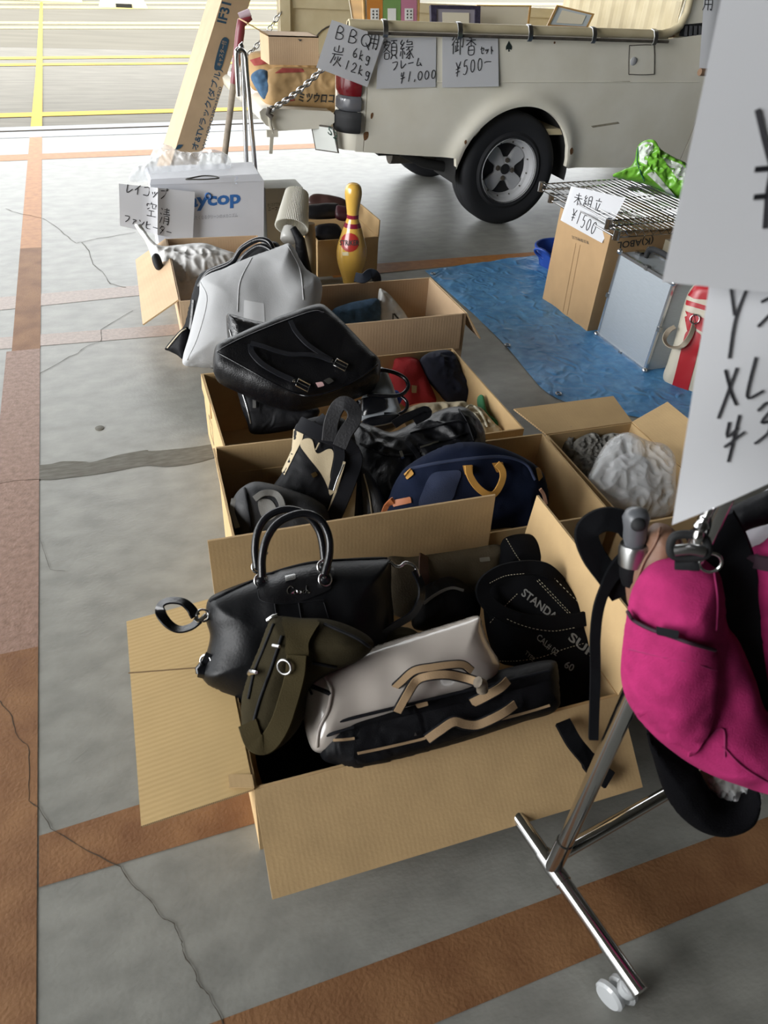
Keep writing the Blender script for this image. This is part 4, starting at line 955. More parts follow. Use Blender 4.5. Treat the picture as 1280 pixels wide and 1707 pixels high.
paper('white paper sign about a fan heater stuck across the corner of the appliance carton', ss, [('レイコップ', (208, 320), (14, 2), (2, -14)), ('空', (243, 354), (20, 3), (0, -22)), ('清', (266, 364), (20, 3), (1, -24)), ('ファンヒーター', (206, 368), (12, 2.4), (1, -12))], .0035)
# clear bag lying on top of and behind it
cl = soft('clear_plastic_bag', M_CLEAR, None, [(215, 300), (222, 285), (245, 270), (258, 246), (275, 243), (300, 255), (320, 258), (350, 252), (380, 262), (386, 282), (370, 290), (300, 292), (240, 302)], (300, 283, 0, depth_of(plane_y(3.64)(300, 286))), (0, -.7, .7), front=.07, back=.05, rad=.1, wr=.03, ws=11, seed=4, ridge=True, cells=54)
tag(cl.o, 'crumpled clear plastic bag resting on the back of the appliance carton', 'plastic bag')
# second white carton
y2 = 3.62; b2 = plane_y(y2); x0, x1, zt = b2(443, 330)[0], b2(505, 330)[0], b2(460, 314)[2]
w2 = thing('appliance_carton', 'smaller white carton with black print standing right of the one with blue lettering', 'cardboard box', ((x0 + x1) / 2, y2 + .07, 0))
obj('carton', MB().box((x0, y2, 0), (x1, y2 + .15, zt)), mat('white_grey_board', 'bcbdb8', rough=.6), w2)
lettering('print', b2, 'おくだけでかんたん', (446, 345), (475, 342), (0, -6), M_PRINTDARK, w2); lettering('print', b2, 'ニーファー', (447, 352), (474, 350), (0, -6), M_PRINTDARK, w2, wt=.02)
# table lamp with the pleated shade, tipped over
pa, pb = PD(495, 322, depth_of(plane_y(3.28)(497, 322))), PD(486, 380, depth_of(plane_y(3.17)(486, 380)))
ax = nrm(pb - pa); hh = np.linalg.norm(pb - pa)
lamp = thing('table_lamp', 'white pleated lampshade tipped forward on a slim dark lamp stem', 'table lamp', V(1.0, 3.2, 0))
ref = nrm(np.cross(ax, (0, 0, 1))); re2 = np.cross(ax, ref); k = 120
rows = []
for t in (0, .5, 1): rows.append([pa + ax * hh * t + (ref * math.cos(2 * math.pi * j / k) + re2 * math.sin(2 * math.pi * j / k)) * ((.050 + .022 * t) + (.0022 if j % 2 else -.0022)) for j in range(k)])
rin = [[p + (pa + ax * hh * (i / 2) - p) * .04 for p in r] for i, r in enumerate(rows)]
mb = MB().grid(rows, closed_v=True); mb.grid(rin, closed_v=True); mb.grid([rows[0], rin[0]], closed_v=True); mb.grid([rows[2], rin[2]], closed_v=True)
obj('lamp_shade', mb, mat('white_pleated_fabric', 'e4e2da', rough=.8, transl=.4), lamp)
st = [PD(488, 380, depth_of(plane_y(3.15)(488, 380))), PD(500, 400, depth_of(plane_y(3.12)(500, 400))), plane_y(3.10)(505, 440)]; st.append(V(st[-1][0] + .01, 3.10, 0.0))
obj('stem', MB().tube(st, [.015, .022, .03, .05], 14), M_NYLON, lamp, True)
mb = MB().lathe([(.03, 0), (.036, .03), (.036, .055), (.03, .06)], pb - ax * .02 + V(-.01, 0, -.02), ax, 20); obj('bulb_cup', mb, mat('milky_glass', 'bcbcb8', rough=.15, alpha=.7), lamp, True)
# open brown carton at the back with small leather goods, and the bowling pin before it
fy = 3.26
bx = Carton('open brown carton behind the bowling pin holding small dark leather cases', (.93, fy), 1.5, .30, .30, .17)
bx.flap('right', .075, 88); bx.flap('back', .075, 88); bx.flap('front', .10, -96)
sd = thing('cardboard_tube', 'rounded grey card sleeve leaning at the left of the carton behind the pin', 'card sleeve', plane_y(3.2)(515, 440))
q = [plane_y(3.2)(*p) for p in [(517, 372), (517, 400), (517, 440), (517, 455)]]; q[-1][2] = .0
obj('sleeve', MB().tube(q, [.02, .026, .028, .028], 16), mat('pale_brown_card', 'a39173', rough=.7), sd, True)
for i, (lb, px, cc) in enumerate((('dark brown leather case lying on top of the goods in the carton behind the pin', [(514, 330), (530, 324), (572, 332), (575, 345), (540, 346), (514, 342)], '3a2622'), ('black leather case under the brown one in the carton behind the pin', [(510, 344), (560, 340), (566, 352), (560, 362), (510, 362)], '17171b'), ('dark red pouch at the right in the carton behind the pin', [(560, 344), (578, 346), (596, 352), (580, 366), (560, 362)], '451c24'), ('black bundle lying low inside the carton behind the pin', [(525, 378), (560, 374), (572, 392), (560, 402), (525, 400)], '101014'))):
    s = soft('leather_case', mat('case_leather_%d' % i, cc, rough=.4), None, px, (540, sum(p[1] for p in px) / len(px), .27 - .008 * 0 if i < 3 else .16), (-.1, -.6, .8), front=.022, back=.03, rad=.03, wr=.004, seed=i)
    tag(s.o, lb, 'leather case')
M_PIN = mat('yellowed_pin_lacquer', 'c9a04a', rough=.22, coat=.6, noise_amt=.05, noise_scale=8)
M_PINRED = mat('dark_red_band', '7d1c33', rough=.25, coat=.5)
px0 = V(1.062, 3.16, 0)
prof = [(.0287, 0), (.032, .003), (.036, .02), (.0487, .0572), (.0568, .0858), (.0606, .1143), (.0574, .1493), (.0469, .1842), (.0354, .2191), (.0247, .2492), (.0228, .2588), (.0235, .2763), (.0265, .3016), (.0310, .3286), (.0325, .3430), (.0318, .356), (.028, .369), (.020, .378), (.010, .3815), (0, .382)]
PS = 1.155
prof = [(a * PS, b * PS) for a, b in prof]
pp = cr([np.array(p) for p in prof], 3)
pn = thing('bowling_pin', 'yellowed wooden bowling pin with two dark red neck bands and a round red badge', 'bowling pin', px0)
obj('body', MB().lathe([tuple(max(0, v) if i == 0 else v for i, v in enumerate(p)) for p in pp], px0, (0, 0, 1), 40), M_PIN, pn, True)
pr = lambda h: float(np.interp(h, [p[1] for p in pp], [p[0] for p in pp]))
for z0, z1 in ((.224 * PS, .240 * PS), (.256 * PS, .270 * PS)):
    obj('neck_band', MB().lathe([(pr(z0), z0)] + [(pr(z) + .0009, z) for z in np.linspace(z0, z1, 5)] + [(pr(z1), z1)], px0, (0, 0, 1), 40, caps=False), M_PINRED, pn, True)
def pinfn(u, v, off=0.0):
    d = ray(u, v); lo = 2.6
    for t in np.linspace(2.9, 3.9, 400):
        p = _C + d * (t / np.linalg.norm(d)); q = p - px0
        if 0 <= q[2] <= .382 * PS and math.hypot(q[0], q[1]) < pr(q[2]): break
    nn = nrm(V(q[0], q[1], 0)); return px0 + V(0, 0, q[2]) + nn * (pr(q[2]) + off)
bd = patch('badge', pinfn, circ(583, 404, 15, 16, 0, 345, 16), mat('red_badge', 'a32c26', rough=.3, coat=.5), pn, off=.0004, t=.0006, sm=False)
lettering('badge_lettering', pinfn, 'STRIKER', (567, 409), (598, 409), (0, -9), M_PRINTDARK, bd, off=.002, wt=.03)
patch('price_tag', pinfn, [(571, 420), (581, 420), (581, 426), (571, 426)], mat('pale_tag', 'c9bd98', rough=.6), pn, off=.0004, t=.0004, sm=False)
# ================================================================ THE ROW OF OPEN CARTONS AND WHAT IS IN THEM
M_WHITEBAG = mat('white_shopping_plastic', 'd2d2d0', rough=.4, transl=.3, bump=.2, bump_scale=24, crease=.6, crease_scale=12)
M_DUST = mat('grey_white_dust_cloth', 'b9babb', rough=.95, transl=.25, crease=.35, crease_scale=9, noise_amt=.05, noise_scale=8, bump=.15, bump_scale=300)
def dp(px, y): return depth_of(plane_y(y)(*px))
# ---- carton D (behind): jeans, strap, packet
cD = Carton('worn open carton with buckled rim standing just left of the blue tarp, jeans inside', (.60, 2.18), -.6, .565, .345, .256, m=M_CARD2)
cD.flap('right', .11, -58, 0, 1, skew=(-.02, .02)); cD.flap('front', .13, -87, .03, .97); cD.flap('back', .05, -80)
s = soft('denim_jeans', M_DENIM, None, [(552, 520), (575, 508), (600, 502), (630, 500), (634, 530), (625, 552), (590, 560), (560, 552)], (600, 525, .17), (-.1, -.7, .7), front=.05, back=.06, rad=.08, wr=.012, seed=4)
tag(s.o, 'folded blue denim jeans inside the worn carton left of the tarp', 'jeans')
s = soft('plastic_packet', mat('printed_white_plastic', 'c9c9c6', rough=.3, bump=.25, bump_scale=40), None, [(631, 486), (640, 484), (655, 497), (680, 530), (676, 545), (632, 545)], (650, 520, .17), (-.2, -.8, .5), front=.025, back=.03, rad=.03, wr=.008, ws=18, seed=6)
tag(s.o, 'white plastic packet standing beside the jeans in the worn carton', 'plastic packet')
pk = s; patch('print_stroke', s, [(654, 522), (656, 522), (656, 540), (654, 540)], M_PRINTDARK, s.o, sm=False); patch('print_stroke', s, [(655, 523), (658, 522), (671, 538), (668, 539)], M_PRINTDARK, s.o, sm=False)
w = [P(592, 462, .27), P(606, 464, .272), P(617, 456, .285), P(627, 462, .27), P(626, 485, .20), P(618, 512, .13)]
st = obj('strap', MB().ribbon(cr(w, 6), .036, (-.3, -.8, .5), .004), mat('navy_webbing', '1a2231', rough=.8), None, smooth=40)
tag(st, 'dark navy strap hooked over the back rim of the worn carton', 'strap')
# ---- carton E (far left): white carrier bag, black bags, dust cloth
cE = Carton('open carton at the far left with its flap folded out, under the white carrier bag', (.215, 2.50), -3, .38, .66, .25, m=M_CARD2)
cE.flap('left', .155, -32, 0, .98)
s = soft('carrier_bag', M_WHITEBAG, None, [(224, 376), (233, 378), (247, 393), (268, 412), (300, 411), (340, 408), (372, 418), (402, 430), (390, 452), (350, 480), (305, 500), (284, 500), (268, 478), (256, 440), (243, 405)], (310, 450, 0, dp((310, 450), 2.95)), (-.15, -.6, .75), front=.07, back=.10, rad=.12, wr=.022, ws=9, seed=8, ridge=True, cells=56)
tag(s.o, 'white plastic carrier bag with a twisted handle stretched over the corner of the left carton', 'carrier bag'); cbag = s
q = [s.pl(232, 377), s.pl(245, 396), s.pl(262, 440), s.pl(278, 480)]; obj('twisted_handle', MB().tube(cr(q, 6), [.012, .009, .009, .008, .008, .008, .009, .01, .01, .011, .012, .012, .013, .013, .014, .015, .016, .016, .014], 8), M_WHITEBAG, s.o, True)
bb = soft('black_bag', M_NYLON, None, [(330, 462), (352, 446), (405, 428), (440, 405), (470, 420), (470, 560), (420, 622), (370, 618), (330, 606), (302, 590), (294, 568), (308, 540), (318, 500)], (350, 520, 0, dp((350, 520), 2.42)), (-.5, -.7, .4), front=.03, back=.07, rad=.05, wr=.006, seed=9)
tag(bb.o, 'large black bag half hidden behind the grey-white dust cloth', 'bag')
for i, px in enumerate(([(332, 478), (348, 455), (385, 438), (402, 415), (428, 400), (446, 402), (455, 415)], [(338, 488), (356, 462), (392, 444), (410, 424), (432, 410), (450, 416), (456, 428)])):
    obj('handle', MB().tube(cr([bb.pl(*p, .055 + .015 * i) for p in px], 6), .0085, 10), M_BLACKGLOSS, bb.o, True)
strap('piping', bb, [(322, 500), (318, 540), (312, 575), (318, 600)], .008, M_BLACKGLOSS, bb.o, off=.006)
s = soft('zip_pouch', M_NYLON, None, [(277, 580), (300, 552), (312, 545), (318, 560), (312, 600), (296, 592), (284, 586)], (300, 572, 0, dp((300, 572), 2.40)), (-.5, -.7, .4), front=.03, back=.03, rad=.03, seed=3)
tag(s.o, 'small black pouch poking out at the left below the grey-white dust cloth', 'pouch'); strap('pale_piping', s, [(279, 580), (300, 555), (310, 548)], .004, M_STITCH, s.o, off=.003)
s = soft('black_object', M_RUBBER, None, [(254, 428), (260, 422), (266, 430), (270, 448), (262, 450), (256, 440)], (262, 438, 0, dp((262, 438), 2.9)), (-.5, -.8, .3), front=.02, back=.03, rad=.02)
tag(s.o, 'small black case wedged at the hinge of the left carton flap', 'case')
dc = soft('dust_bag', M_DUST, None, [(334, 468), (350, 456), (372, 448), (398, 436), (440, 420), (468, 410), (482, 406), (494, 420), (499, 432), (512, 450), (530, 462), (537, 478), (535, 500), (528, 522), (515, 560), (470, 600), (452, 608), (356, 613), (332, 612), (307, 609), (305, 594), (315, 560), (326, 515), (332, 490)], (420, 530, 0, dp((420, 530), 2.24)), (-.12, -.85, .5), front=.09, back=.08, rad=.10, wr=.012, ws=3.5, seed=11, cells=56)
tag(dc.o, 'grey-white dust cloth bag standing tall over the black bags', 'dust bag')
patch('printed_panel', dc, [(407, 500), (440, 506), (442, 545), (406, 542)], mat('pale_printed_cloth', 'c8c9ca', rough=.9), dc.o, sm=False, off=.0004, t=.0003)
for px in ([(334, 470), (345, 500), (330, 560), (312, 600)], [(480, 410), (500, 450), (506, 500)], [(420, 430), (400, 470), (396, 520)]): cord('fold', dc, px, .0022, M_DUST, dc.o, off=0.0)

# ---- carton C
cC = Carton('open carton in the middle of the row holding cloth rolls and a red pouch', (.203, 1.505), -1.2, .826, .52, .215)
f = cC.face('left'); mb = MB()
for a, b in (((.0, 0), (1, 0)), ((1, 0), (1, 1)), ((1, 1), (0, 1)), ((0, 1), (0, 0))):
    pt = lambda t: cC.at(-.0008, .36 + .06 * t[0], .06 + .07 * t[1]); mb.ribbon([pt(a), pt(b)], .0025, f.n, .0004)
obj('printed_square', mb, M_PRINTDARK, cC.root)
cC.flap('left', .05, -88, .0, .35)
rp = soft('red_pouch', mat('red_canvas', '9e2226', rough=.85, bump=.2, bump_scale=300), None, [(655, 598), (672, 595), (692, 598), (702, 608), (714, 636), (727, 672), (700, 678), (672, 676), (656, 648), (648, 622), (655, 612)], (685, 640, .13), (-.1, -.7, .7), front=.035, back=.03, rad=.04, wr=.008, seed=2)
tag(rp.o, 'red canvas pouch with a small paper tag beside the navy cloth roll', 'pouch'); patch('paper_tag', rp, [(686, 642), (695, 643), (694, 655), (686, 655)], mat('buff_tag', 'b59a72', rough=.8), rp.o, sm=False)
nr = soft('cloth_roll', mat('dark_navy_cloth', '141829', rough=.9, noise_amt=.3, noise_scale=20, bump=.25, bump_scale=60), None, [(699, 604), (708, 592), (728, 586), (748, 587), (760, 600), (775, 630), (796, 655), (796, 670), (780, 674), (750, 670), (730, 650), (712, 628)], (745, 630, .15), (-.05, -.65, .75), front=.055, back=.06, rad=.06, wr=.010, ws=12, seed=5, ridge=True)
tag(nr.o, 'dark navy rolled cloth lying right of the red pouch', 'cloth')
bgc = soft('beige_cloth', mat('beige_cotton', 'a99d83', rough=.9, bump=.25, bump_scale=60), None, [(672, 690), (690, 676), (720, 672), (772, 670), (782, 678), (800, 680), (818, 700), (838, 724), (800, 735), (740, 735), (690, 720)], (760, 700, .17), (-.05, -.5, .85), front=.025, back=.05, rad=.05, wr=.014, ws=12, seed=6, ridge=True)
tag(bgc.o, 'beige cotton cloth bunched in front of the navy roll', 'cloth')
for px in ([(776, 682), (784, 676), (796, 682), (806, 696), (812, 712)], [(778, 690), (790, 690), (800, 702)]): cord('drawstring', bgc, px, .004, mat('pale_cord', 'b9b39f', rough=.8), bgc.o, off=.004)
s = soft('orange_trimmed_cloth', mat('orange_cotton', 'b2683a', rough=.9), None, [(662, 690), (684, 676), (712, 672), (728, 678), (700, 688), (676, 700)], (695, 684, .155), (-.05, -.5, .85), front=.02, back=.03, rad=.03, wr=.006)
tag(s.o, 'strip of orange cloth showing between the red pouch and beige cloth', 'cloth')
s = soft('green_cloth', mat('green_cotton', '2f6a45', rough=.9), None, [(796, 662), (806, 664), (812, 690), (830, 705), (846, 722), (836, 728), (815, 705), (800, 685)], (815, 695, .15), (-.1, -.5, .85), front=.03, back=.04, rad=.03, wr=.006)
tag(s.o, 'green cloth along the right wall of the middle carton', 'cloth')
# silver and black handbag under the big tote
hb = soft('handbag', mat('grey_silver_leather', '8d9297', rough=.38, bump=.15, bump_scale=200), None, [(600, 672), (612, 645), (628, 618), (640, 616), (652, 636), (664, 672), (668, 690), (650, 702), (604, 700)], (640, 665, .225), (-.15, -.55, .8), front=.035, back=.05, rad=.03, wr=.002, seed=3)
tag(hb.o, 'grey and black leather handbag with a round handle right of the big black tote', 'handbag')
patch('black_flap', hb, [(590, 672), (612, 662), (640, 664), (642, 672), (641, 682), (620, 690), (592, 692)], M_BLACKGLOSS, hb.o, off=.003, t=.004)
obj('handle', MB().tube(cr([hb.pl(*p, .045) for p in [(612, 658), (645, 660), (668, 658), (680, 646), (676, 632), (660, 622), (640, 617), (630, 618)]], 6), .006, 10), M_BLACKGLOSS, hb.o, True)
obj('handle', MB().tube(cr([hb.pl(*p, .035) for p in [(640, 690), (664, 690), (677, 682), (678, 670), (668, 660)]], 6), .005, 10), M_BLACKGLOSS, hb.o, True)
s = soft('blue_cloth', mat('royal_blue_cloth', '22409a', rough=.8), None, [(646, 656), (660, 652), (670, 662), (666, 672), (650, 672)], (658, 662, .20), (-.1, -.5, .85), front=.02, back=.03, rad=.02)
tag(s.o, 'scrap of royal blue cloth beside the grey handbag handle', 'cloth')
s = soft('black_purse', M_BLACKGLOSS, None, [(606, 700), (640, 692), (664, 690), (668, 700), (655, 716), (620, 722), (600, 716)], (636, 706, .20), (-.1, -.6, .8), front=.03, back=.05, rad=.03, wr=.002)
tag(s.o, 'small glossy black purse under the grey and black handbag', 'purse'); cord('zip', s, [(612, 712), (640, 708), (660, 702)], .0018, M_STEEL, s.o, off=.002)
# crocodile-pattern bag
M_CROC = mat('embossed_black_leather', '0f1013', rough=.25, bump=.9, bump_scale=70, spec=.6)
kb = soft('embossed_bag', M_CROC, None, [(377, 530), (384, 525), (420, 535), (458, 543), (476, 556), (476, 600), (420, 625), (388, 612), (380, 570)], (420, 565, 0, dp((420, 565), 1.93)), (-.1, -.75, .65), front=.05, back=.05, rad=.04, wr=.002, seed=1)
tag(kb.o, 'black crocodile-embossed bag standing behind the big black tote', 'bag'); cord('zip', kb, [(383, 550), (388, 568), (392, 582)], .0025, M_STEEL, kb.o, off=.001)
# black case standing under the tote
sc = soft('briefcase', M_NYLON, None, [(394, 632), (430, 655), (480, 672), (530, 680), (524, 700), (490, 716), (424, 724), (412, 705), (400, 670)], (440, 690, .19), (-.25, -.8, .45), front=.03, back=.10, rad=.03, wr=.003, seed=2)
tag(sc.o, 'black soft briefcase standing under the big black tote', 'briefcase')
strap('zip_pull', sc, [(424, 660), (424, 680)], .010, M_STEEL, sc.o, off=.006); cord('zip', sc, [(402, 648), (412, 680), (418, 706)], .003, M_STEEL, sc.o, off=.001)
# ---- the big black tote lying on top
tt = soft('tote_bag', M_BLACKLEATHER, None, [(356, 592), (362, 580), (400, 562), (440, 545), (480, 529), (520, 516), (538, 516), (552, 526), (585, 558), (615, 590), (632, 606), (634, 620), (628, 640), (600, 654), (560, 664), (500, 676), (470, 672), (440, 664), (395, 644), (360, 626), (355, 610)], (500, 600, .345), (-.06, -.5, .86), front=.055, back=.075, rad=.045, wr=.004, ws=6, seed=6, cells=52, power=2.2)
tag(tt.o, 'big black leather tote lying flat on top of the middle carton', 'tote bag')
cord('piping', tt, [(363, 588), (400, 608), (450, 636), (490, 655), (520, 660), (560, 650), (600, 630), (629, 608)], .003, M_BLACKGLOSS, tt.o, off=-.001)
cord('piping', tt, [(362, 586), (400, 566), (460, 541), (520, 520), (540, 522)], .003, M_BLACKGLOSS, tt.o, off=-.001)
M_SHINE = mat('satin_black_strap', '1c1d21', rough=.2, spec=.6)
strap('handle', tt, [(484, 535), (493, 553), (512, 574), (535, 590), (553, 601)], .013, M_SHINE, tt.o, off=.012)
strap('handle', tt, [(418, 572), (440, 578), (460, 585), (485, 591), (510, 591), (530, 594), (552, 602)], .013, M_SHINE, tt.o, off=.016)
strap('handle', tt, [(418, 574), (420, 588), (436, 606), (462, 622), (488, 634)], .016, M_SHINE, tt.o, off=.008)
def buckle(parent, s, px, off=.010, hw=.011, hl=.017, dirpx=(1, .5)):
    c = s(*px, off); T = nrm(s(px[0] + dirpx[0] * 8, px[1] + dirpx[1] * 8, off) - c); Sd = nrm(np.cross(T, s.n))
    mb = MB().tube([c + T * hl + Sd * hw, c + T * hl - Sd * hw, c - T * hl - Sd * hw, c - T * hl + Sd * hw], .0022, 6, closed=True); mb.tube([c - T * hl, c + T * hl], .0018, 6)
    b_ = obj('buckle', mb, M_CHROME, parent, True)
    return b_
for px in ((568, 608), (505, 642)):
    buckle(tt.o, tt, px); strap('handle_tab', tt, [(px[0] - 18, px[1] - 9), (px[0], px[1]), (px[0] + 8, px[1] + 4)], .015, M_BLACKGLOSS, tt.o, off=.006)
    c = tt(px[0] - 15, px[1] - 7, .011); obj('rivet', MB().lathe([(.005, 0), (.004, .003), (.0, .004)], c, tt.n, 14), M_CHROME, tt.o, True)
patch('price_tag', tt, [(526, 638), (537, 636), (541, 643), (530, 646)], mat('pink_tag', 'c8a3a2', rough=.6), tt.o, sm=False)
mp = patch('metal_plate', tt, [(539, 634), (549, 629), (557, 635), (547, 641)], M_STEEL, tt.o, sm=False, t=.005)

# ---- carton B
cB = Carton('wide open carton full of black bags, second from the front', (.152, 1.112), -2.9, .885, .365, .23)
cB.flap('left', .075, 86); cB.flap('back', .075, 88, .70, 1.0)
zB = lambda px, y: (px[0], px[1], 0, dp(px, y))
b1 = soft('sling_pouch', mat('grey_black_nylon', '1a1b1e', rough=.6, bump=.2, bump_scale=300), None, [(384, 850), (390, 828), (404, 812), (424, 803), (450, 806), (490, 818), (525, 832), (548, 855), (545, 900), (500, 930), (410, 930), (392, 890)], zB((450, 850), 1.25), (-.2, -.7, .7), front=.05, back=.05, rad=.05, wr=.006, seed=7)
tag(b1.o, 'grey and black sling pouch in the left corner of the wide carton', 'pouch')
M_GREYW = mat('grey_webbing', '6f6e6a', rough=.7, bump=.2, bump_scale=300)
strap('grey_loop', b1, [(424, 832), (440, 822), (460, 824), (470, 840), (468, 856)], .014, M_GREYW, b1.o, off=.006)
strap('grey_piping', b1, [(390, 832), (388, 852), (396, 880)], .012, M_GREYW, b1.o, off=.003); cord('seam', b1, [(408, 814), (414, 850), (420, 890)], .003, M_NYLON, b1.o)
patch('grey_panel', b1, [(430, 836), (452, 834), (462, 858), (440, 868)], M_GREYW, b1.o, off=.001)
patch('print_mark', b1, [(487, 842), (497, 846), (505, 856), (498, 862)], M_GREYW, b1.o, sm=False)
M_CREAMC = mat('cream_canvas', 'b0a184', rough=.8, bump=.2, bump_scale=300)
b2 = soft('two_tone_bag', M_NYLON, None, [(490, 716), (500, 703), (530, 694), (556, 692), (580, 704), (592, 730), (598, 775), (602, 800), (600, 880), (540, 900), (480, 880), (452, 830), (454, 812), (470, 788), (484, 752)], zB((530, 790), 1.32), (-.25, -.75, .6), front=.04, back=.05, rad=.05, wr=.005, seed=8, cells=48)
tag(b2.o, 'black and cream canvas bag standing diagonally in the wide carton', 'bag')
patch('cream_edge', b2, [(489, 716), (497, 711), (506, 722), (504, 732), (474, 792), (469, 786), (486, 750)], M_CREAMC, b2.o, sm=False)
patch('cream_panel', b2, [(506, 732), (520, 733), (528, 756), (548, 748), (556, 757), (550, 795), (556, 808), (560, 815), (550, 826), (546, 812), (534, 788), (512, 760), (500, 742)], M_CREAMC, b2.o)
patch('cream_panel', b2, [(590, 790), (595, 800), (590, 866), (566, 870), (568, 852), (578, 822)], M_CREAMC, b2.o, sm=False)
strap('shoulder_strap', b2, [(498, 706), (520, 716), (548, 728), (578, 742), (592, 766), (582, 800), (566, 840), (552, 872)], .035, M_WEB, b2.o, off=.012)
strap('shoulder_strap', b2, [(532, 696), (548, 712), (560, 730), (566, 756), (562, 790), (556, 818)], .026, M_WEB, b2.o, off=.006)
strap('edge_binding', b2, [(574, 770), (556, 830), (542, 868)], .006, M_CREAMC, b2.o, off=.010)
cord('zip', b2, [(573, 774), (562, 800), (556, 818)], .002, M_STEEL, b2.o, off=.02); strap('zip_pull', b2, [(526, 750), (532, 738)], .003, M_CREAMC, b2.o, off=.006)
patch('buckle_tab', b2, [(518, 790), (526, 786), (530, 792), (522, 797)], mat('brass_dark', '5f4c2d', rough=.4, metal=.8), b2.o, sm=False)
fp2 = Plane(plane_y(1.33)(574, 695), (-.2, -.6, .75))
q = [fp2(*p, h) for p, h in [((548, 735), .02), ((552, 705), .035), ((562, 680), .045), ((574, 672), .05), ((588, 682), .05), ((590, 700), .045), ((576, 722), .04), ((566, 745), .03)]]
b2o = obj('folded_strap', MB().ribbon(cr(q, 6), .032, (-.1, -.6, .75), .006), mat('dark_grey_padding', '17171a', rough=.65, bump=.3, bump_scale=200), None, smooth=40)
tag(b2o, 'folded dark padded strap sticking up behind the black and cream bag', 'strap')
b3 = soft('flat_pouch', mat('dark_grey_leather', '26282c', rough=.45, bump=.2, bump_scale=200), None, [(596, 775), (608, 778), (624, 800), (640, 830), (650, 870), (640, 900), (590, 900), (588, 840)], zB((620, 840), 1.25), (-.4, -.7, .55), front=.015, back=.04, rad=.02, wr=.003)
tag(b3.o, 'flat dark grey leather pouch wedged between the cream bag and the navy bag', 'pouch'); cord('seam', b3, [(606, 790), (616, 830), (622, 880)], .002, M_STITCH, b3.o)
M_RUCK = mat('soft_black_leather', '111216', rough=.4, bump=.3, bump_scale=120, spec=.4, crease=.15, crease_scale=12)
b4 = soft('rucksack', M_RUCK, None, [(580, 720), (592, 706), (620, 712), (650, 722), (690, 704), (735, 684), (765, 680), (785, 690), (802, 712), (808, 738), (802, 770), (770, 800), (700, 850), (650, 860), (622, 840), (606, 800), (590, 760)], zB((690, 760), 1.38), (-.1, -.62, .78), front=.07, back=.07, rad=.09, wr=.012, ws=9, seed=12, cells=56, ridge=True)
tag(b4.o, 'crumpled soft black leather rucksack behind the navy bag in the wide carton', 'rucksack')
cord('zip', b4, [(600, 740), (640, 758), (672, 760), (700, 755)], .003, M_NYLON, b4.o); cord('zip', b4, [(696, 740), (722, 738), (756, 730), (778, 722)], .003, M_NYLON, b4.o)
cord('pocket_seam', b4, [(684, 722), (720, 712), (760, 702), (780, 704)], .0025, M_NYLON, b4.o); cord('pocket_seam', b4, [(765, 682), (778, 702), (790, 735)], .0025, M_NYLON, b4.o)
strap('zip_pull', b4, [(667, 752), (671, 764)], .008, M_CHROME, b4.o, off=.008); strap('zip_pull', b4, [(700, 746), (716, 741), (730, 736)], .005, M_CHROME, b4.o, off=.008)
strap('strap_tab', b4, [(678, 736), (690, 750), (700, 766)], .012, M_WEB, b4.o, off=.006)
obj('carry_loop', MB().ribbon(cr([b4.pl(*p, .05) for p in [(656, 708), (672, 698), (692, 690), (708, 684), (712, 690), (690, 702)]], 6), .022, b4.n, .004), M_RUCK, b4.o, smooth=40)
M_NAVY = mat('navy_canvas', '121a2e', rough=.9, spec=.15, crease=.2, noise_amt=.15, noise_scale=14, bump=.2, bump_scale=400)
M_NAVYL = mat('lighter_navy_canvas', '27314b', rough=.85, noise_amt=.12, noise_scale=14, bump=.2, bump_scale=400)
M_OCHRE = mat('ochre_webbing', 'b0823a', rough=.75, bump=.25, bump_scale=400)
M_TANL = mat('tan_leather_trim', 'a5623a', rough=.6)
b5 = soft('navy_backpack', M_NAVY, None, [(641, 862), (648, 838), (658, 812), (672, 788), (690, 772), (715, 757), (745, 743), (775, 737), (805, 738), (840, 748), (872, 762), (898, 780), (908, 800), (912, 830), (906, 862), (890, 882), (868, 887), (850, 880), (800, 885), (720, 892), (660, 890)], zB((770, 810), 1.20), (-.08, -.9, .42), front=.05, back=.08, rad=.08, wr=.006, ws=8, seed=13, cells=56)
tag(b5.o, 'navy backpack with ochre loops slumped over the front of the wide carton', 'backpack')
cord('piping', b5, [(682, 782), (730, 772), (790, 764), (840, 762), (876, 774), (892, 800)], .004, M_NAVYL, b5.o, off=.0)
patch('pad_panel', b5, [(720, 790), (745, 785), (768, 786), (762, 810), (748, 838), (700, 845), (706, 815)], M_NAVYL, b5.o)
strap('carry_loop', b5, [(780, 776), (782, 790), (792, 808), (808, 822), (822, 824), (832, 812), (838, 795), (836, 782), (828, 773)], .016, M_OCHRE, b5.o, off=.014)
patch('loop_tab', b5, [(771, 776), (788, 775), (788, 790), (775, 792)], M_OCHRE, b5.o, sm=False, off=.004, t=.003); patch('loop_tab', b5, [(820, 772), (838, 770), (842, 784), (828, 788)], M_OCHRE, b5.o, sm=False, off=.004, t=.003)
patch('side_tab', b5, [(673, 790), (684, 780), (690, 790), (678, 800)], M_OCHRE, b5.o, sm=False, t=.003); patch('side_tab', b5, [(893, 780), (900, 778), (905, 795), (898, 803)], M_OCHRE, b5.o, sm=False, t=.003)
patch('leather_tab', b5, [(653, 834), (684, 828), (686, 838), (655, 845)], M_TANL, b5.o, sm=False, t=.002); strap('leather_end', b5, [(655, 834), (646, 842), (640, 856)], .016, M_TANL, b5.o, off=.004)
patch('label_tab', b5, [(866, 880), (878, 876), (880, 881), (868, 885)], M_TANL, b5.o, sm=False)
strap('side_strap', b5, [(900, 815), (906, 825), (910, 840)], .008, mat('pink_cord', 'b58a72', rough=.7), b5.o, off=.004)

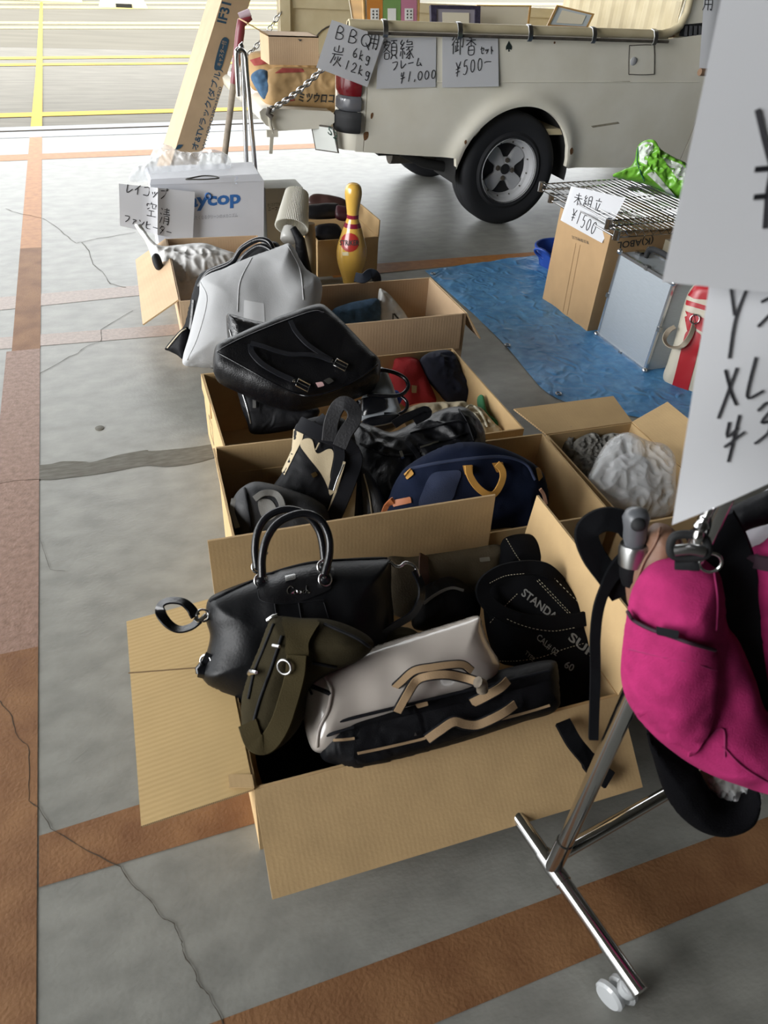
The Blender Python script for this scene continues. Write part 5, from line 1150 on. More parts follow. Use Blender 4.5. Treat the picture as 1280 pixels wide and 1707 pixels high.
# ---- carton A (nearest)
cA = Carton('nearest open carton with its front and left flaps folded out', (.078, .646), -1.8, .685, .445, .196)
cA.flap('left', .178, -7, 0, 1, skew=(.0, .0)).data.materials[0] = M_CARDR
cA.flap('front', .168, -41, .0, 1.0); cA.flap('back', .148, 86, .10, 1.0); cA.flap('right', .162, 86, .0, .93)
mb = MB(); tpf = Plane(P(400, 1306, .199), (-.02, 0, 1)); mb.slab(tpf(381, 1292), tpf(420, 1292), tpf(424, 1314), tpf(382, 1314), (0, 0, 1), .002); obj('tuck_tab', mb, M_CARD, cA.root)
fl_ = Plane(cA.at(0, 0, .196) + V(0, 0, .004), (.12, 0, 1)); obj('score_line', MB().ribbon([fl_(214, 1122), fl_(344, 1112)], .003, (0, 0, 1), .0005), mat('darker_kraft', '8f7350', rough=.8), cA.root)
lw = soft('dark_filler', M_CANVAS, None, [(425, 1235), (445, 1215), (500, 1195), (560, 1225), (640, 1262), (600, 1285), (520, 1300), (450, 1312), (432, 1290)], (520, 1260, .07), (.05, -.15, 1), front=.03, back=.04, rad=.05, wr=.006, ws=8, seed=44)  # added dark shape so the carton's shaded front corner reads black
tag(lw.o, 'added dark filler lying low in the front left corner of the nearest carton', 'cloth')
# handbag
hg = soft('handbag', mat('black_grained_leather', '08090c', rough=.42, bump=.12, bump_scale=200, spec=.25, crease=.05, crease_scale=9), None, [(347, 1000), (372, 984), (432, 962), (505, 938), (575, 931), (646, 929), (652, 945), (652, 985), (656, 1040), (640, 1100), (560, 1160), (500, 1195), (440, 1205), (398, 1170), (366, 1152), (345, 1140), (333, 1120), (343, 1092), (350, 1060), (343, 1032)], (500, 1060, 0, dp((500, 1060), .90)), (-.12, -.72, .68), front=.075, back=.06, rad=.09, wr=.006, ws=7, seed=21, cells=60)
tag(hg.o, 'black leather satchel handbag with chrome rings standing in the nearest carton', 'handbag')
patch('front_yoke', hg, [(428, 950), (440, 955), (548, 940), (552, 975), (545, 985), (490, 1005), (440, 1003), (430, 990)], M_BLACKLEATHER, hg.o, off=.001, t=.002)
for px in ([(430, 985), (436, 1001), (470, 1006), (540, 1000)], [(458, 1006), (461, 1030)], [(498, 1005), (502, 1030)], [(540, 1004), (548, 1030)]): cord('seam', hg, px, .0013, M_NYLON, hg.o, off=.002)
cord('top_zip', hg, [(350, 1002), (400, 978), (470, 950), (540, 936), (645, 931)], .003, M_NYLON, hg.o, off=.0)
for i, px in enumerate(([(437, 962), (437, 930), (444, 900), (460, 875), (485, 860), (512, 856), (535, 868), (548, 895), (549, 925), (541, 958)], [(428, 946), (425, 915), (430, 885), (445, 862), (470, 850), (495, 851), (515, 862), (530, 882), (537, 905), (541, 940)])):
    obj('handle', MB().tube(cr([hg.pl(*p, .085 - .05 * i) for p in px], 6), .0072, 12), M_BLACKGLOSS, hg.o, True)
for px, r_ in (((435, 968), .0115), ((542, 966), .0115), ((540, 945), .012), ((430, 945), .011)):
    c = hg(*px, .010); obj('ring', MB().ring(c, hg.n + V(.2, 0, 0), r_, .0024, 24, 8), M_CHROME, hg.o, True)
    obj('ring_tab', MB().lathe([(.008, -.006), (.008, .003), (.004, .005), (0, .0055)], c, hg.n, 16), M_BLACKGLOSS, hg.o, True)
for px in ((444, 922), (541, 945), (443, 965), (541, 962)): obj('rivet', MB().lathe([(.0035, 0), (.003, .002), (.0, .003)], hg(*px, .017), hg.n, 12), M_CHROME, hg.o, True)
pt_ = patch('metal_plate', hg, [(475, 960), (492, 956), (493, 965), (476, 969)], M_STEEL, hg.o, sm=False, t=.003, off=.004)
lettering('plate_lettering', hg, 'COACH', (477, 967), (491, 963.5), (-.3, -5), M_PRINTDARK, pt_, off=.0085)
mb = MB()
for st in ([(489, 980), (484, 977), (479, 983), (480, 989), (485, 990), (490, 986)], [(493, 984), (490, 987), (491, 990), (495, 989), (495, 985), (493, 984)], [(501, 984), (498, 986), (498, 989), (501, 989), (502, 984), (503, 989)], [(508, 984), (505, 986), (506, 989), (509, 988)], [(511, 976), (510, 989), (511, 985), (513, 984), (514, 989), (516, 987)]):
    mb.tube([hg(p[0], p[1] - (p[0] - 495) * .0, .0045) for p in cr(st, 3)], .0009, 5)
obj('script_lettering', mb, M_CHROME, hg.o, True)
rings = lambda px, r_, n, off: obj('ring', MB().ring(hg.pl(*px, off), n, r_, .0022, 22, 8), M_CHROME, hg.o, True)
rings((338, 1026), .011, (.3, -.5, .8), .03); rings((343, 1103), .012, (-.6, -.5, .5), .03)
lo_ = [(334, 1034), (318, 1046), (298, 1050), (280, 1040), (268, 1022), (270, 1008), (284, 1002), (304, 1004), (318, 1015), (326, 1028)]
obj('strap_loop', MB().ribbon(cr([hg.pl(p[0], p[1], .03) for p in lo_], 6), .019, V(-.05, .2, 1), .003), M_BLACKGLOSS, hg.o, smooth=40)
obj('swivel_clip', MB().tube(cr([hg.pl(*p, .036) for p in [(324, 1030), (330, 1034), (336, 1032), (344, 1024)]], 4), [.005] * 6 + [.004] * 7, 8), M_CHROME, hg.o, True)
strap('side_strap', hg, [(336, 1128), (340, 1110), (350, 1090)], .016, M_BLACKGLOSS, hg.o, off=.006); obj('strap_end', MB().tube([hg.pl(*p, .03) for p in [(332, 1122), (330, 1115), (338, 1106)]], .006, 8), M_BLACKGLOSS, hg.o, True)
obj('swivel_clip', MB().tube(cr([hg.pl(*p, .05) for p in [(650, 936), (660, 944), (668, 944), (676, 938), (688, 942), (694, 950), (698, 962)]], 4), .0035, 8), M_CHROME, hg.o, True)
obj('shoulder_strap', MB().ribbon(cr([hg.pl(*p, .05) for p in [(690, 950), (701, 975), (700, 1000), (685, 1025), (655, 1044), (630, 1060)]], 6), .015, (.3, -.8, .5), .004), M_BLACKGLOSS, hg.o, smooth=40)
# olive messenger bag
M_OLIVE = mat('dark_olive_canvas', '2c2719', rough=.9, spec=.12, crease=.2, noise_amt=.12, noise_scale=30, bump=.25, bump_scale=400)
M_OLIVEL = mat('olive_webbing', '39321f', rough=.9, spec=.12, bump=.25, bump_scale=400)
ob = soft('messenger_bag', M_OLIVE, None, [(452, 1034), (465, 1027), (500, 1030), (545, 1032), (585, 1044), (616, 1062), (622, 1078), (600, 1100), (545, 1125), (515, 1150), (505, 1200), (475, 1240), (440, 1256), (412, 1236), (404, 1205), (404, 1165), (414, 1125), (432, 1080), (444, 1048)], (490, 1110, 0, dp((490, 1110), .78)), (-.35, -.6, .72), front=.05, back=.06, rad=.06, wr=.005, ws=9, seed=22, cells=50)
tag(ob.o, 'dark olive canvas messenger bag leaning against the black handbag', 'bag')
patch('webbing_flap', ob, [(470, 1030), (500, 1032), (532, 1034), (524, 1052), (514, 1072), (512, 1098), (478, 1094), (476, 1062)], M_OLIVEL, ob.o, off=.006, t=.004)
strap('shoulder_strap', ob, [(495, 1092), (492, 1125), (480, 1170), (466, 1210), (446, 1238), (425, 1236), (413, 1205)], .034, M_OLIVEL, ob.o, off=.010)
for px in ([(456, 1040), (440, 1080), (424, 1120), (414, 1165)], [(470, 1060), (450, 1120), (432, 1170), (420, 1215)], [(540, 1040), (590, 1062), (616, 1078)], [(520, 1105), (560, 1112)]): cord('zip', ob, px, .003, M_NYLON, ob.o, off=.001)
cc = ob(474, 1112, .012); obj('strap_ring', MB().ring(cc, (-.6, -.6, .4), .012, .0022, 20, 8), M_STEEL, ob.o, True)
obj('zip_pull', MB().tube([ob(414, 1124, .004), ob(420, 1120, .018), ob(427, 1121, .02)], [.004, .006, .003], 8), M_CHROME, ob.o, True); obj('zip_pull', MB().tube([ob(446, 1034, .006), ob(455, 1028, .012), ob(462, 1026, .01)], .004, 8), M_CHROME, ob.o, True); obj('zip_pull', MB().tube([ob(455, 1076, .008), ob(466, 1078, .012)], .003, 8), M_STEEL, ob.o, True)
# sleeve-wrapped white bag
M_SLEEVE = mat('glossy_beige_plastic', 'b8b0a8', rough=.2, spec=.5, bump=.08, bump_scale=20, coat=.4, crease=.10, crease_scale=7)
wb = soft('wrapped_bag', M_SLEEVE, None, [(502, 1134), (530, 1114), (580, 1094), (640, 1072), (700, 1054), (760, 1036), (797, 1026), (803, 1044), (812, 1070), (832, 1112), (800, 1150), (700, 1190), (600, 1225), (560, 1250), (527, 1254), (513, 1232), (504, 1185)], (660, 1130, 0, dp((660, 1130), .74)), (-.1, -.55, .82), front=.05, back=.05, rad=.07, wr=.005, ws=6, seed=23, cells=54)
tag(wb.o, 'pale bag in glossy beige plastic wrapping lying behind the black laptop bag', 'wrapped bag')
cord('dark_zip', wb, [(503, 1136), (515, 1142), (535, 1150), (552, 1157)], .004, M_NYLON, wb.o, off=.001); strap('zip_pull', wb, [(514, 1146), (520, 1158)], .004, M_NYLON, wb.o, off=.004)
cord('fold', wb, [(552, 1157), (546, 1185), (532, 1215), (528, 1245)], .003, M_SLEEVE, wb.o, off=.002); cord('fold', wb, [(505, 1134), (535, 1126), (550, 1145), (552, 1158)], .0025, M_SLEEVE, wb.o, off=.002)
# laptop bag
lb = soft('laptop_bag', M_NYLON, None, [(528, 1215), (532, 1196), (560, 1182), (620, 1168), (700, 1148), (780, 1130), (860, 1110), (915, 1100), (926, 1108), (930, 1150), (926, 1185), (870, 1204), (780, 1234), (700, 1258), (600, 1284), (560, 1275), (535, 1262)], (720, 1195, 0, dp((720, 1195), .675)), (-.1, -.52, .85), front=.045, back=.05, rad=.04, wr=.004, ws=10, seed=24, cells=54)
tag(lb.o, 'black laptop bag with tan handles lying along the front of the nearest carton', 'laptop bag')
pk = patch('front_pocket', lb, [(590, 1250), (592, 1232), (604, 1212), (640, 1202), (720, 1184), (820, 1160), (905, 1138), (922, 1134), (924, 1150), (918, 1178), (860, 1198), (760, 1230), (680, 1252), (600, 1274)], M_NYLON, lb.o, off=.006, t=.010)
for px in ([(538, 1210), (600, 1194), (700, 1170), (800, 1146), (915, 1118)], [(602, 1222), (660, 1206), (760, 1184), (915, 1146)], [(545, 1226), (590, 1212)]): cord('zip', lb, px, .0028, M_WEB, lb.o, off=.012)
for px in ([(556, 1234), (574, 1233), (591, 1231)], [(596, 1256), (640, 1247), (700, 1233), (712, 1228)], [(770, 1214), (830, 1200), (880, 1187), (916, 1176)]): strap('tan_piping', lb, px, .0045, M_TANWEB, lb.o, off=.018)
def hstrap(name, px, w_, h_, m=M_TANWEB, edge=True):
    base = [lb(p[0], p[1], h) for p, h in zip(px, h_)]
    if edge: obj('handle_backing', MB().ribbon([p - lb.n * .002 for p in cr(base, 6)], w_ * 1.3, lb.n + V(0, -.4, 0), .003), M_WEB, lb.o, smooth=40)
    obj(name, MB().ribbon(cr(base, 6), w_, lb.n + V(0, -.4, 0), .003), m, lb.o, smooth=40)
hstrap('handle', [(662, 1186), (678, 1158), (694, 1134), (715, 1126), (745, 1124), (775, 1130), (800, 1138)], .014, [.016, .06, .085, .095, .095, .085, .06])
hstrap('handle', [(650, 1152), (668, 1136), (690, 1118), (720, 1112), (750, 1108), (772, 1108), (786, 1118)], .012, [.04, .075, .095, .10, .10, .095, .085])
hstrap('handle', [(786, 1172), (810, 1160), (834, 1146), (846, 1134)], .016, [.014, .026, .034, .034])
hstrap('shoulder_strap', [(712, 1232), (732, 1218), (756, 1203), (775, 1207), (795, 1208), (820, 1198), (842, 1186), (858, 1174)], .015, [.022, .03, .034, .03, .028, .034, .036, .03])
patch('strap_tab', lb, [(692, 1174), (712, 1169), (714, 1176), (696, 1181)], M_TANWEB, lb.o, sm=False, off=.012, t=.004); patch('strap_tab', lb, [(640, 1156), (656, 1144), (668, 1148), (652, 1162)], M_TANWEB, lb.o, sm=False, off=.012, t=.006)
mb = MB().poly([lb(p[0], p[1], .020) for p in [(692, 1221), (695, 1226), (690, 1227)]], lb.n, .001); obj('logo_mark', mb, M_STEEL, lb.o)
obj('handle_end', MB().tube([lb(796, 1137, .075), lb(803, 1140, .065), lb(804, 1152, .05)], .010, 10), mat('worn_grip', '5d5448', rough=.6, noise_amt=.4, noise_scale=80), lb.o, True)
# black canvas work tote with lettering
sb = soft('canvas_tote', M_CANVAS, None, [(806, 968), (830, 952), (866, 942), (900, 942), (925, 955), (960, 985), (1000, 1015), (1046, 1054), (1050, 1090), (1046, 1180), (1034, 1230), (1000, 1255), (950, 1240), (926, 1190), (915, 1120), (870, 1112), (832, 1104), (815, 1070), (806, 1020)], (930, 1060, 0, dp((930, 1060), .80)), (-.3, -.62, .72), front=.05, back=.06, rad=.05, wr=.005, ws=8, seed=25, cells=54)
tag(sb.o, 'black canvas work tote with pale stitching and printed lettering, right side of the nearest carton', 'tote bag')
M_PRINTG = mat('grey_white_print', '767674', rough=.8)
lettering('lettering', sb, 'STANDARD', (868, 992), (942, 1051), (7, -12), M_PRINTG, sb.o, off=.0015, wt=.02)
lettering('lettering', sb, 'CAL# 02', (893, 1066), (926, 1095), (6, -10), M_PRINTG, sb.o, off=.0015, wt=.01)
lettering('lettering', sb, 'TYPE', (874, 1090), (888, 1103), (4, -6), M_PRINTG, sb.o, off=.0015)
lettering('lettering', sb, '60', (939, 1112), (953, 1120), (6, -11), M_PRINTG, sb.o, off=.0015, wt=.02)
lettering('lettering', sb, 'SUPPLY', (946, 1066), (1024, 1130), (8, -13), M_PRINTG, sb.o, off=.0015, wt=.02)
hp_ = [(1022, 1052), (1004, 1036), (985, 1030), (950, 1036), (900, 1038), (855, 1030), (818, 1010), (804, 988), (812, 968), (840, 952), (880, 946), (908, 950), (926, 964), (936, 978)]
hh = [sb.pl(p[0], p[1], h) for p, h in zip(hp_, (.0, .03, .05, .055, .06, .065, .07, .07, .065, .06, .05, .045, .03, .0))]
obj('handle', MB().ribbon(cr(hh, 6), .03, V(-.1, -.75, .65), .006), M_CANVAS, sb.o, smooth=40)
def stitch(px, off=.0015, fn=None):
    q = cr(px, 14); fn = fn or sb; mb = MB()
    for i in range(0, len(q) - 1, 2): mb.tube([fn(q[i][0], q[i][1], off), fn(q[i + 1][0], q[i + 1][1], off)], .0006, 4)
    return obj('stitching', mb, M_STITCH, sb.o)
stitch([(922, 962), (960, 1000), (990, 1025)]); stitch([(895, 968), (925, 1000), (952, 1028)]); stitch([(898, 966), (929, 999), (956, 1028)]); stitch([(828, 1102), (860, 1102), (900, 1096), (940, 1082), (975, 1072)]); stitch([(1000, 1068), (1020, 1078), (1038, 1094)]); stitch([(862, 990), (840, 1012), (815, 1040)])
hs = lambda u, v, off: sb.pl(u, v, .068 + off)
stitch([(812, 1002), (835, 1026), (875, 1044), (920, 1052), (960, 1046)], .004, hs); stitch([(816, 972), (842, 960), (876, 956)], .004, hs)
# things at the back of the nearest carton
kk = soft('khaki_bag', mat('dark_khaki_canvas', '4a4130', rough=.8, bump=.25, bump_scale=300), None, [(640, 935), (690, 928), (780, 915), (832, 908), (838, 930), (832, 980), (800, 1010), (720, 1030), (650, 1020)], (740, 960, 0, dp((740, 960), 1.015)), (-.05, -.85, .5), front=.025, back=.02, rad=.04, wr=.004, seed=31)
tag(kk.o, 'dark khaki canvas bag with brown strap standing against the back flap of the nearest carton', 'bag')
strap('brown_strap', kk, [(706, 926), (706, 950), (708, 975)], .022, mat('brown_strap', '3d2519', rough=.6), kk.o); patch('label', kk, [(799, 930), (816, 928), (817, 935), (800, 937)], mat('grey_label', '77746a', rough=.6), kk.o, sm=False)
bkb = soft('black_case', M_NYLON, None, [(690, 1010), (700, 985), (725, 968), (755, 962), (785, 980), (800, 1005), (790, 1040), (740, 1050), (690, 1048)], (745, 1010, 0, dp((745, 1010), .94)), (-.1, -.7, .7), front=.04, back=.04, rad=.05, wr=.004, seed=32)
tag(bkb.o, 'rounded black case with a pale zip line in front of the khaki bag', 'case'); strap('pale_zip', bkb, [(706, 1006), (728, 990), (752, 980), (772, 984)], .006, M_GREYW, bkb.o, off=.003)
bst = soft('black_canvas_bag', M_CANVAS, None, [(836, 905), (850, 893), (880, 890), (905, 900), (925, 935), (905, 950), (860, 950), (832, 945)], (875, 920, 0, dp((875, 920), 1.0)), (-.2, -.75, .6), front=.04, back=.04, rad=.05, wr=.005, seed=33)
tag(bst.o, 'black canvas bag end behind the lettered work tote', 'bag')
mb = MB()
q = cr([(844, 898), (860, 925), (878, 950)], 14)
for i in range(0, len(q) - 1, 2): mb.tube([bst(q[i][0], q[i][1], .0015), bst(q[i + 1][0], q[i + 1][1], .0015)], .0007, 4)
obj('stitching', mb, M_STITCH, bst.o)
olv = soft('olive_cloth', M_OLIVE, None, [(610, 1060), (650, 1045), (690, 1050), (700, 1075), (650, 1090), (600, 1100)], (650, 1068, 0, dp((650, 1068), .84)), (-.1, -.5, .85), front=.03, back=.05, rad=.04, wr=.006)
tag(olv.o, 'fold of dark olive cloth between the handbag and the wrapped bag', 'cloth')
# black strap hanging down over the front flap
w = [P(938, 1205, .19), P(955, 1235, .185), P(975, 1260, .16), P(995, 1285, .13), P(1015, 1300, .12)]
ts = obj('hanging_strap', MB().ribbon(cr(w, 6), [.03] * 14 + [.035] * 11, (-.2, -.6, .75), .008), M_CANVAS, None, smooth=40)
tag(ts, 'black padded strap end hanging over the front flap of the nearest carton', 'strap')
# ================================================================ THE RIGHT SIDE: TARP, CASES, BUBBLE WRAP CARTON
M_TARP = mat('blue_tarpaulin', '3d79ad', rough=.42, color2='5d95c2', noise_scale=24, detail=12, bump=.5, bump_scale=60, spec=.45, crease=.6, crease_scale=14)
lp = [(708, 452), (752, 492), (800, 535), (845, 580), (880, 622), (905, 650), (935, 668), (975, 680), (1040, 692), (1135, 712)]
Lw = cr([P(*p) for p in lp], 6) + [V(2.05, 1.46, 0), V(2.35, 1.25, 0)]
d_ = np.r_[0, np.cumsum([np.linalg.norm(b - a) for a, b in zip(Lw, Lw[1:])])]
nr_, nc_ = 110, 90; rows = []
tr = P(925, 422); sl = (tr[1] - Lw[0][1]) / (tr[0] - Lw[0][0])
for i in range(nr_ + 1):
    t = i / nr_ * d_[-1]; l = np.array([np.interp(t, d_, [p[k] for p in Lw]) for k in range(3)])
    r = V(3.4, (Lw[0][1] + sl * (3.4 - Lw[0][0])) * (1 - i / nr_) + 1.15 * i / nr_, 0)
    row = []
    for j in range(nc_ + 1):
        s_ = (j / nc_) ** 1.4; p = l * (1 - s_) + r * s_
        v = Vector((p[0] * 3 + p[1] * 1.2, p[1] * 5, 0)); h = abs(noise.noise(v)) * .012 + abs(noise.noise(v * 2.7)) * .006 + abs(noise.noise(v * 7)) * .0025
        row.append(V(p[0], p[1], .0015 + h * min(1, .25 + j / 6)))
    rows.append(row)
mb = MB().grid(rows)
tarp = obj('tarpaulin', mb, M_TARP, None, smooth=70); tag(tarp, 'blue plastic tarpaulin spread on the floor with eyelets along its edge', 'tarpaulin')
for px in ((719, 455), (843, 574), (928, 655)):
    c = P(px[0] + 3, px[1] + 1, .010); mb = MB().ring(c, (0, 0, 1), .010, .0028, 20, 8); obj('eyelet', mb, M_STEEL, tarp, True)
# tall carton
tb = Carton('tall brown closed carton standing on the tarp under the wire shelves', (1.885, 2.415), 1.0, .42, .37, .412, closed=True, z=.004, m=mat('tall_carton_board', 'a98a63', rough=.75, noise_amt=.05, noise_scale=12), name='closed_carton')
lfc = tb.face('left'); ffc = tb.face('front')
lettering('carton_print', ffc, '(K)ABOL', (1090, 392), (1030, 400), (-2, 15), M_PRINTDARK, tb.root, wt=.02)
lettering('carton_print', lfc, '東京築物公司', (981, 402), (953, 392), (1, 6), M_PRINTDARK, tb.root)
for px in ([(960, 405), (938, 520)], [(967, 408), (945, 525)]): obj('score_line', MB().ribbon([lfc(*p, .001) for p in px], .002, lfc.n, .0004), mat('darker_kraft', '8f7350', rough=.8), tb.root)
# chrome wire shelves on top, two stacked
def wire_shelf(label, x0, x1, y0, y1, z, tilt=0, drop=0):
    t = thing('wire_shelf', label, 'wire shelf', ((x0 + x1) / 2, (y0 + y1) / 2, z), 'chrome wire shelves on the tall carton')
    zf = lambda x, y: z - drop * max(0, (y0 + .25 - y)) + tilt * (x - x0)
    for zz, nm in ((0, 'rim_wire'), (.022, 'rim_wire')):
        obj(nm, MB().tube([V(x, y, zf(x, y) + zz) for x, y in ((x0, y0), (x1, y0), (x1, y1), (x0, y1))], .003, 8, closed=True), M_CHROME, t, True)
    n = 18
    for k in range(n):
        x = x0 + (x1 - x0) * (k + .5) / n; obj('grid_wire', MB().tube([V(x, y0, zf(x, y0) + .024), V(x, y1, zf(x, y1) + .024)], .0019, 6), M_CHROME, t, True)
    for k in range(3):
        y = y0 + (y1 - y0) * (k + .5) / 3; obj('cross_wire', MB().tube([V(x0, y, zf(x0, y) + .020), V(x1, y, zf(x1, y) + .020)], .0028, 6), M_CHROME, t, True)
    zz = [V(x0 + (x1 - x0) * i / 24, y0, zf(x0, y0) + (.002 if i % 2 else .021)) for i in range(25)]; obj('truss_wire', MB().tube(zz, .0016, 6), M_CHROME, t, True)
    for x in (x0, x1):
        for y in (y0, y1): obj('corner_collar', MB().lathe([(.014, -.008), (.014, .03), (.010, .03), (.010, -.008)], (x, y, zf(x, y)), (0, 0, 1), 16, caps=False), M_CHROME, t, True)
    return t
wire_shelf('lower chrome wire shelf lying directly on the tall carton', 1.87, 2.33, 2.36, 2.86, .42)
wire_shelf('upper chrome wire shelf lying on another one on the tall carton', 1.85, 2.32, 2.40, 2.92, .45, tilt=.02)
wf = Plane(V(1.855, 2.6, .44), (-.86, -.35, .38))
ws_ = Sheet(wf, [(952, 310), (1043, 330), (1003, 405), (934, 367)], lambda a, b: .004 - .02 * (1 - b) ** 2 * .6 + .006 * math.sin(3 * a), off=.004)
paper('white paper price sign reading 1,500 yen draped over the wire shelves', ws_, [('未組立', (957, 338), (18, 4), (2, -18)), (['¥', '1', '5', '0', '0'], (955, 364), (10.5, 3), (3, -18))], .0032)
gb = soft('snack_bag', mat('green_printed_plastic', '6fae3a', rough=.25, bump=.3, bump_scale=30), None, [(1022, 293), (1035, 284), (1052, 276), (1060, 262), (1064, 242), (1075, 234), (1088, 235), (1100, 250), (1118, 262), (1142, 274), (1160, 300), (1150, 335), (1125, 330), (1095, 312), (1060, 302)], (1085, 285, 0, dp((1085, 285), 2.78)), (-.25, -.8, .5), front=.05, back=.06, rad=.06, wr=.022, ws=13, seed=41, ridge=True, cells=52)
tag(gb.o, 'crumpled green and white plastic bag lying on top of the wire shelves', 'plastic bag')
M_WHITEPL = mat('white_printed_plastic', 'c7cfc4', rough=.25, bump=.2, bump_scale=30)
for px in ([(1064, 244), (1076, 236), (1088, 238), (1090, 250), (1080, 262), (1078, 275), (1066, 270)], [(1078, 290), (1090, 285), (1128, 330), (1112, 322)], [(1104, 262), (1142, 276), (1150, 300), (1130, 300)]): patch('white_stripe', gb, px, M_WHITEPL, gb.o, sm=False)
cord('dark_green_edge', gb, [(1064, 245), (1062, 268), (1068, 288), (1074, 302)], .003, mat('dark_green_plastic', '1c5a3a', rough=.3), gb.o, off=.001)
# blue basket behind
bc = V(2.20, 3.16, 0)
bk = thing('basket', 'blue plastic basket on the floor behind the tall carton and the wheel', 'basket', bc)
bl = mat('blue_plastic', '2a4a9c', rough=.35)
obj('bowl', MB().lathe([(.0, .004), (.11, .004), (.14, .09), (.135, .09), (.105, .010), (0, .010)], bc, (0, 0, 1), 36), bl, bk, smooth=40)
obj('rim', MB().ring(bc + V(0, 0, .092), (0, 0, 1), .142, .008, 40, 8), bl, bk, True)
obj('handle', MB().ring(bc + V(-.145, -.04, .085), (.6, .3, .7), .045, .007, 24, 8), bl, bk, True)
# aluminium case
M_ALU = mat('brushed_aluminium_sheet', 'a3aab0', rough=.42, metal=.25, noise_amt=.05, noise_scale=30, stretch=(1, 1, 12))
M_ALUE = mat('polished_aluminium_edge', 'c6c9cd', rough=.22, metal=.9)
ac = thing('aluminium_case', 'silver aluminium case standing on edge beside the tall brown carton', 'case', (1.98, 2.2, .004))
ax0, ay0, ay1, ah, aw = 1.905, 2.035, 2.375, .355, .14
def ap(x, y, z): return V(ax0 + x + z * .03, y, z + .004)
def abox(name, x0, y0, z0, x1, y1, z1, m, par=ac): return obj(name, MB().hexa([ap(x0, y0, z0), ap(x1, y0, z0), ap(x1, y1, z0), ap(x0, y1, z0)], [ap(x0, y0, z1), ap(x1, y0, z1), ap(x1, y1, z1), ap(x0, y1, z1)]), m, par)
abox('shell', .004, ay0 + .004, .004, aw - .004, ay1 - .004, ah - .004, M_ALU)
e = .011
for (x0, x1) in ((0, e), (aw - e, aw)):
    for (y0, y1, z0, z1) in ((ay0, ay1, 0, e), (ay0, ay1, ah - e, ah), (ay0, ay0 + e, 0, ah), (ay1 - e, ay1, 0, ah)): abox('edge_rail', x0, y0, z0, x1, y1, z1, M_ALUE)
for x in (0, aw):
    for y in (ay0, ay1):
        for z in (0.006, ah): obj('corner_ball', MB().lathe([(0, -.012), (.008, -.009), (.012, 0), (.008, .009), (0, .012)], ap(x, y, z), (0, 0, 1), 16), M_ALUE, ac, True)
for y, z in ((2.2, ah), (2.2, 0.004), (ay0, .18), (ay1, .18)): abox('clip', -.003, y - .008, z - .012, .012, y + .008, z + .006, M_STEEL)
hx = aw / 2
obj('handle', MB().tube(cr([ap(hx, 2.30, ah), ap(hx, 2.29, ah + .03), ap(hx, 2.25, ah + .04), ap(hx, 2.16, ah + .04), ap(hx, 2.12, ah + .03), ap(hx, 2.11, ah)], 5), .011, 10), M_RUBBER, ac, True)
for y in (2.33, 2.07): abox('latch', hx - .02, y - .015, ah - .002, hx + .02, y + .015, ah + .012, M_CHROME)
# grey foam block and small carton behind the case
mb = MB(); mb.box((2.11, 2.14, .004), (2.40, 2.36, .40)); tag(obj('small_carton', mb, mat('grey_brown_board', '77705f', rough=.8)), 'small dull brown carton standing between the aluminium case and the wire shelves', 'cardboard box')
mb = MB(); mb.box((2.13, 2.16, .401), (2.38, 2.34, .45))
for k in range(8): mb.box((2.13 + k * .032, 2.155, .45), (2.145 + k * .032, 2.345, .458))
tag(obj('ribbed_block', mb, mat('grey_foam', '9a968b', rough=.9)), 'grey ribbed block on top of the small dull brown carton', 'block')
# red and white sports bag
M_WVINYL = mat('off_white_vinyl', 'bdb6a5', rough=.4); M_RVINYL = mat('red_vinyl', 'a51824', rough=.32)
rbg = soft('sports_bag', M_WVINYL, None, [(1106, 634), (1113, 602), (1124, 568), (1136, 520), (1146, 490), (1158, 474), (1180, 468), (1230, 490), (1230, 640), (1190, 690), (1150, 672), (1136, 664)], (1150, 590, 0, dp((1150, 590), 1.93)), (-.75, -.6, .2), front=.03, back=.22, rad=.04, wr=.002, seed=2)
tag(rbg.o, 'red and white vinyl sports bag standing right of the aluminium case', 'sports bag')
patch('red_stripe', rbg, [(1118, 650), (1126, 620), (1142, 555), (1152, 545), (1170, 560), (1160, 600), (1142, 668), (1136, 662)], M_RVINYL, rbg.o, sm=False)
patch('red_top', rbg, [(1146, 492), (1158, 475), (1180, 470), (1225, 488), (1222, 512), (1180, 500), (1156, 498)], M_RVINYL, rbg.o, sm=False); patch('red_zip_band', rbg, [(1144, 500), (1184, 512), (1184, 520), (1142, 508)], M_RVINYL, rbg.o, sm=False); patch('red_zip_band', rbg, [(1142, 518), (1184, 535), (1182, 560), (1160, 548), (1150, 540)], M_RVINYL, rbg.o, sm=False)
obj('handle', MB().ribbon(cr([rbg.pl(*p, h) for p, h in [((1158, 535), .03), ((1150, 560), .05), ((1135, 578), .06), ((1115, 578), .06), ((1107, 566), .05), ((1114, 552), .04), ((1125, 545), .03)]], 6), .02, (.2, -.3, .9), .003), mat('old_cream_leather', '8d8271', rough=.6), rbg.o, smooth=40)
obj('handle_ring', MB().ring(rbg(1158, 532, .012), (-.7, -.6, .3), .016, .0025, 20, 8), M_CHROME, rbg.o, True); patch('handle_tab', rbg, [(1141, 528), (1156, 522), (1160, 545), (1145, 552)], M_RVINYL, rbg.o, sm=False, off=.004, t=.003)
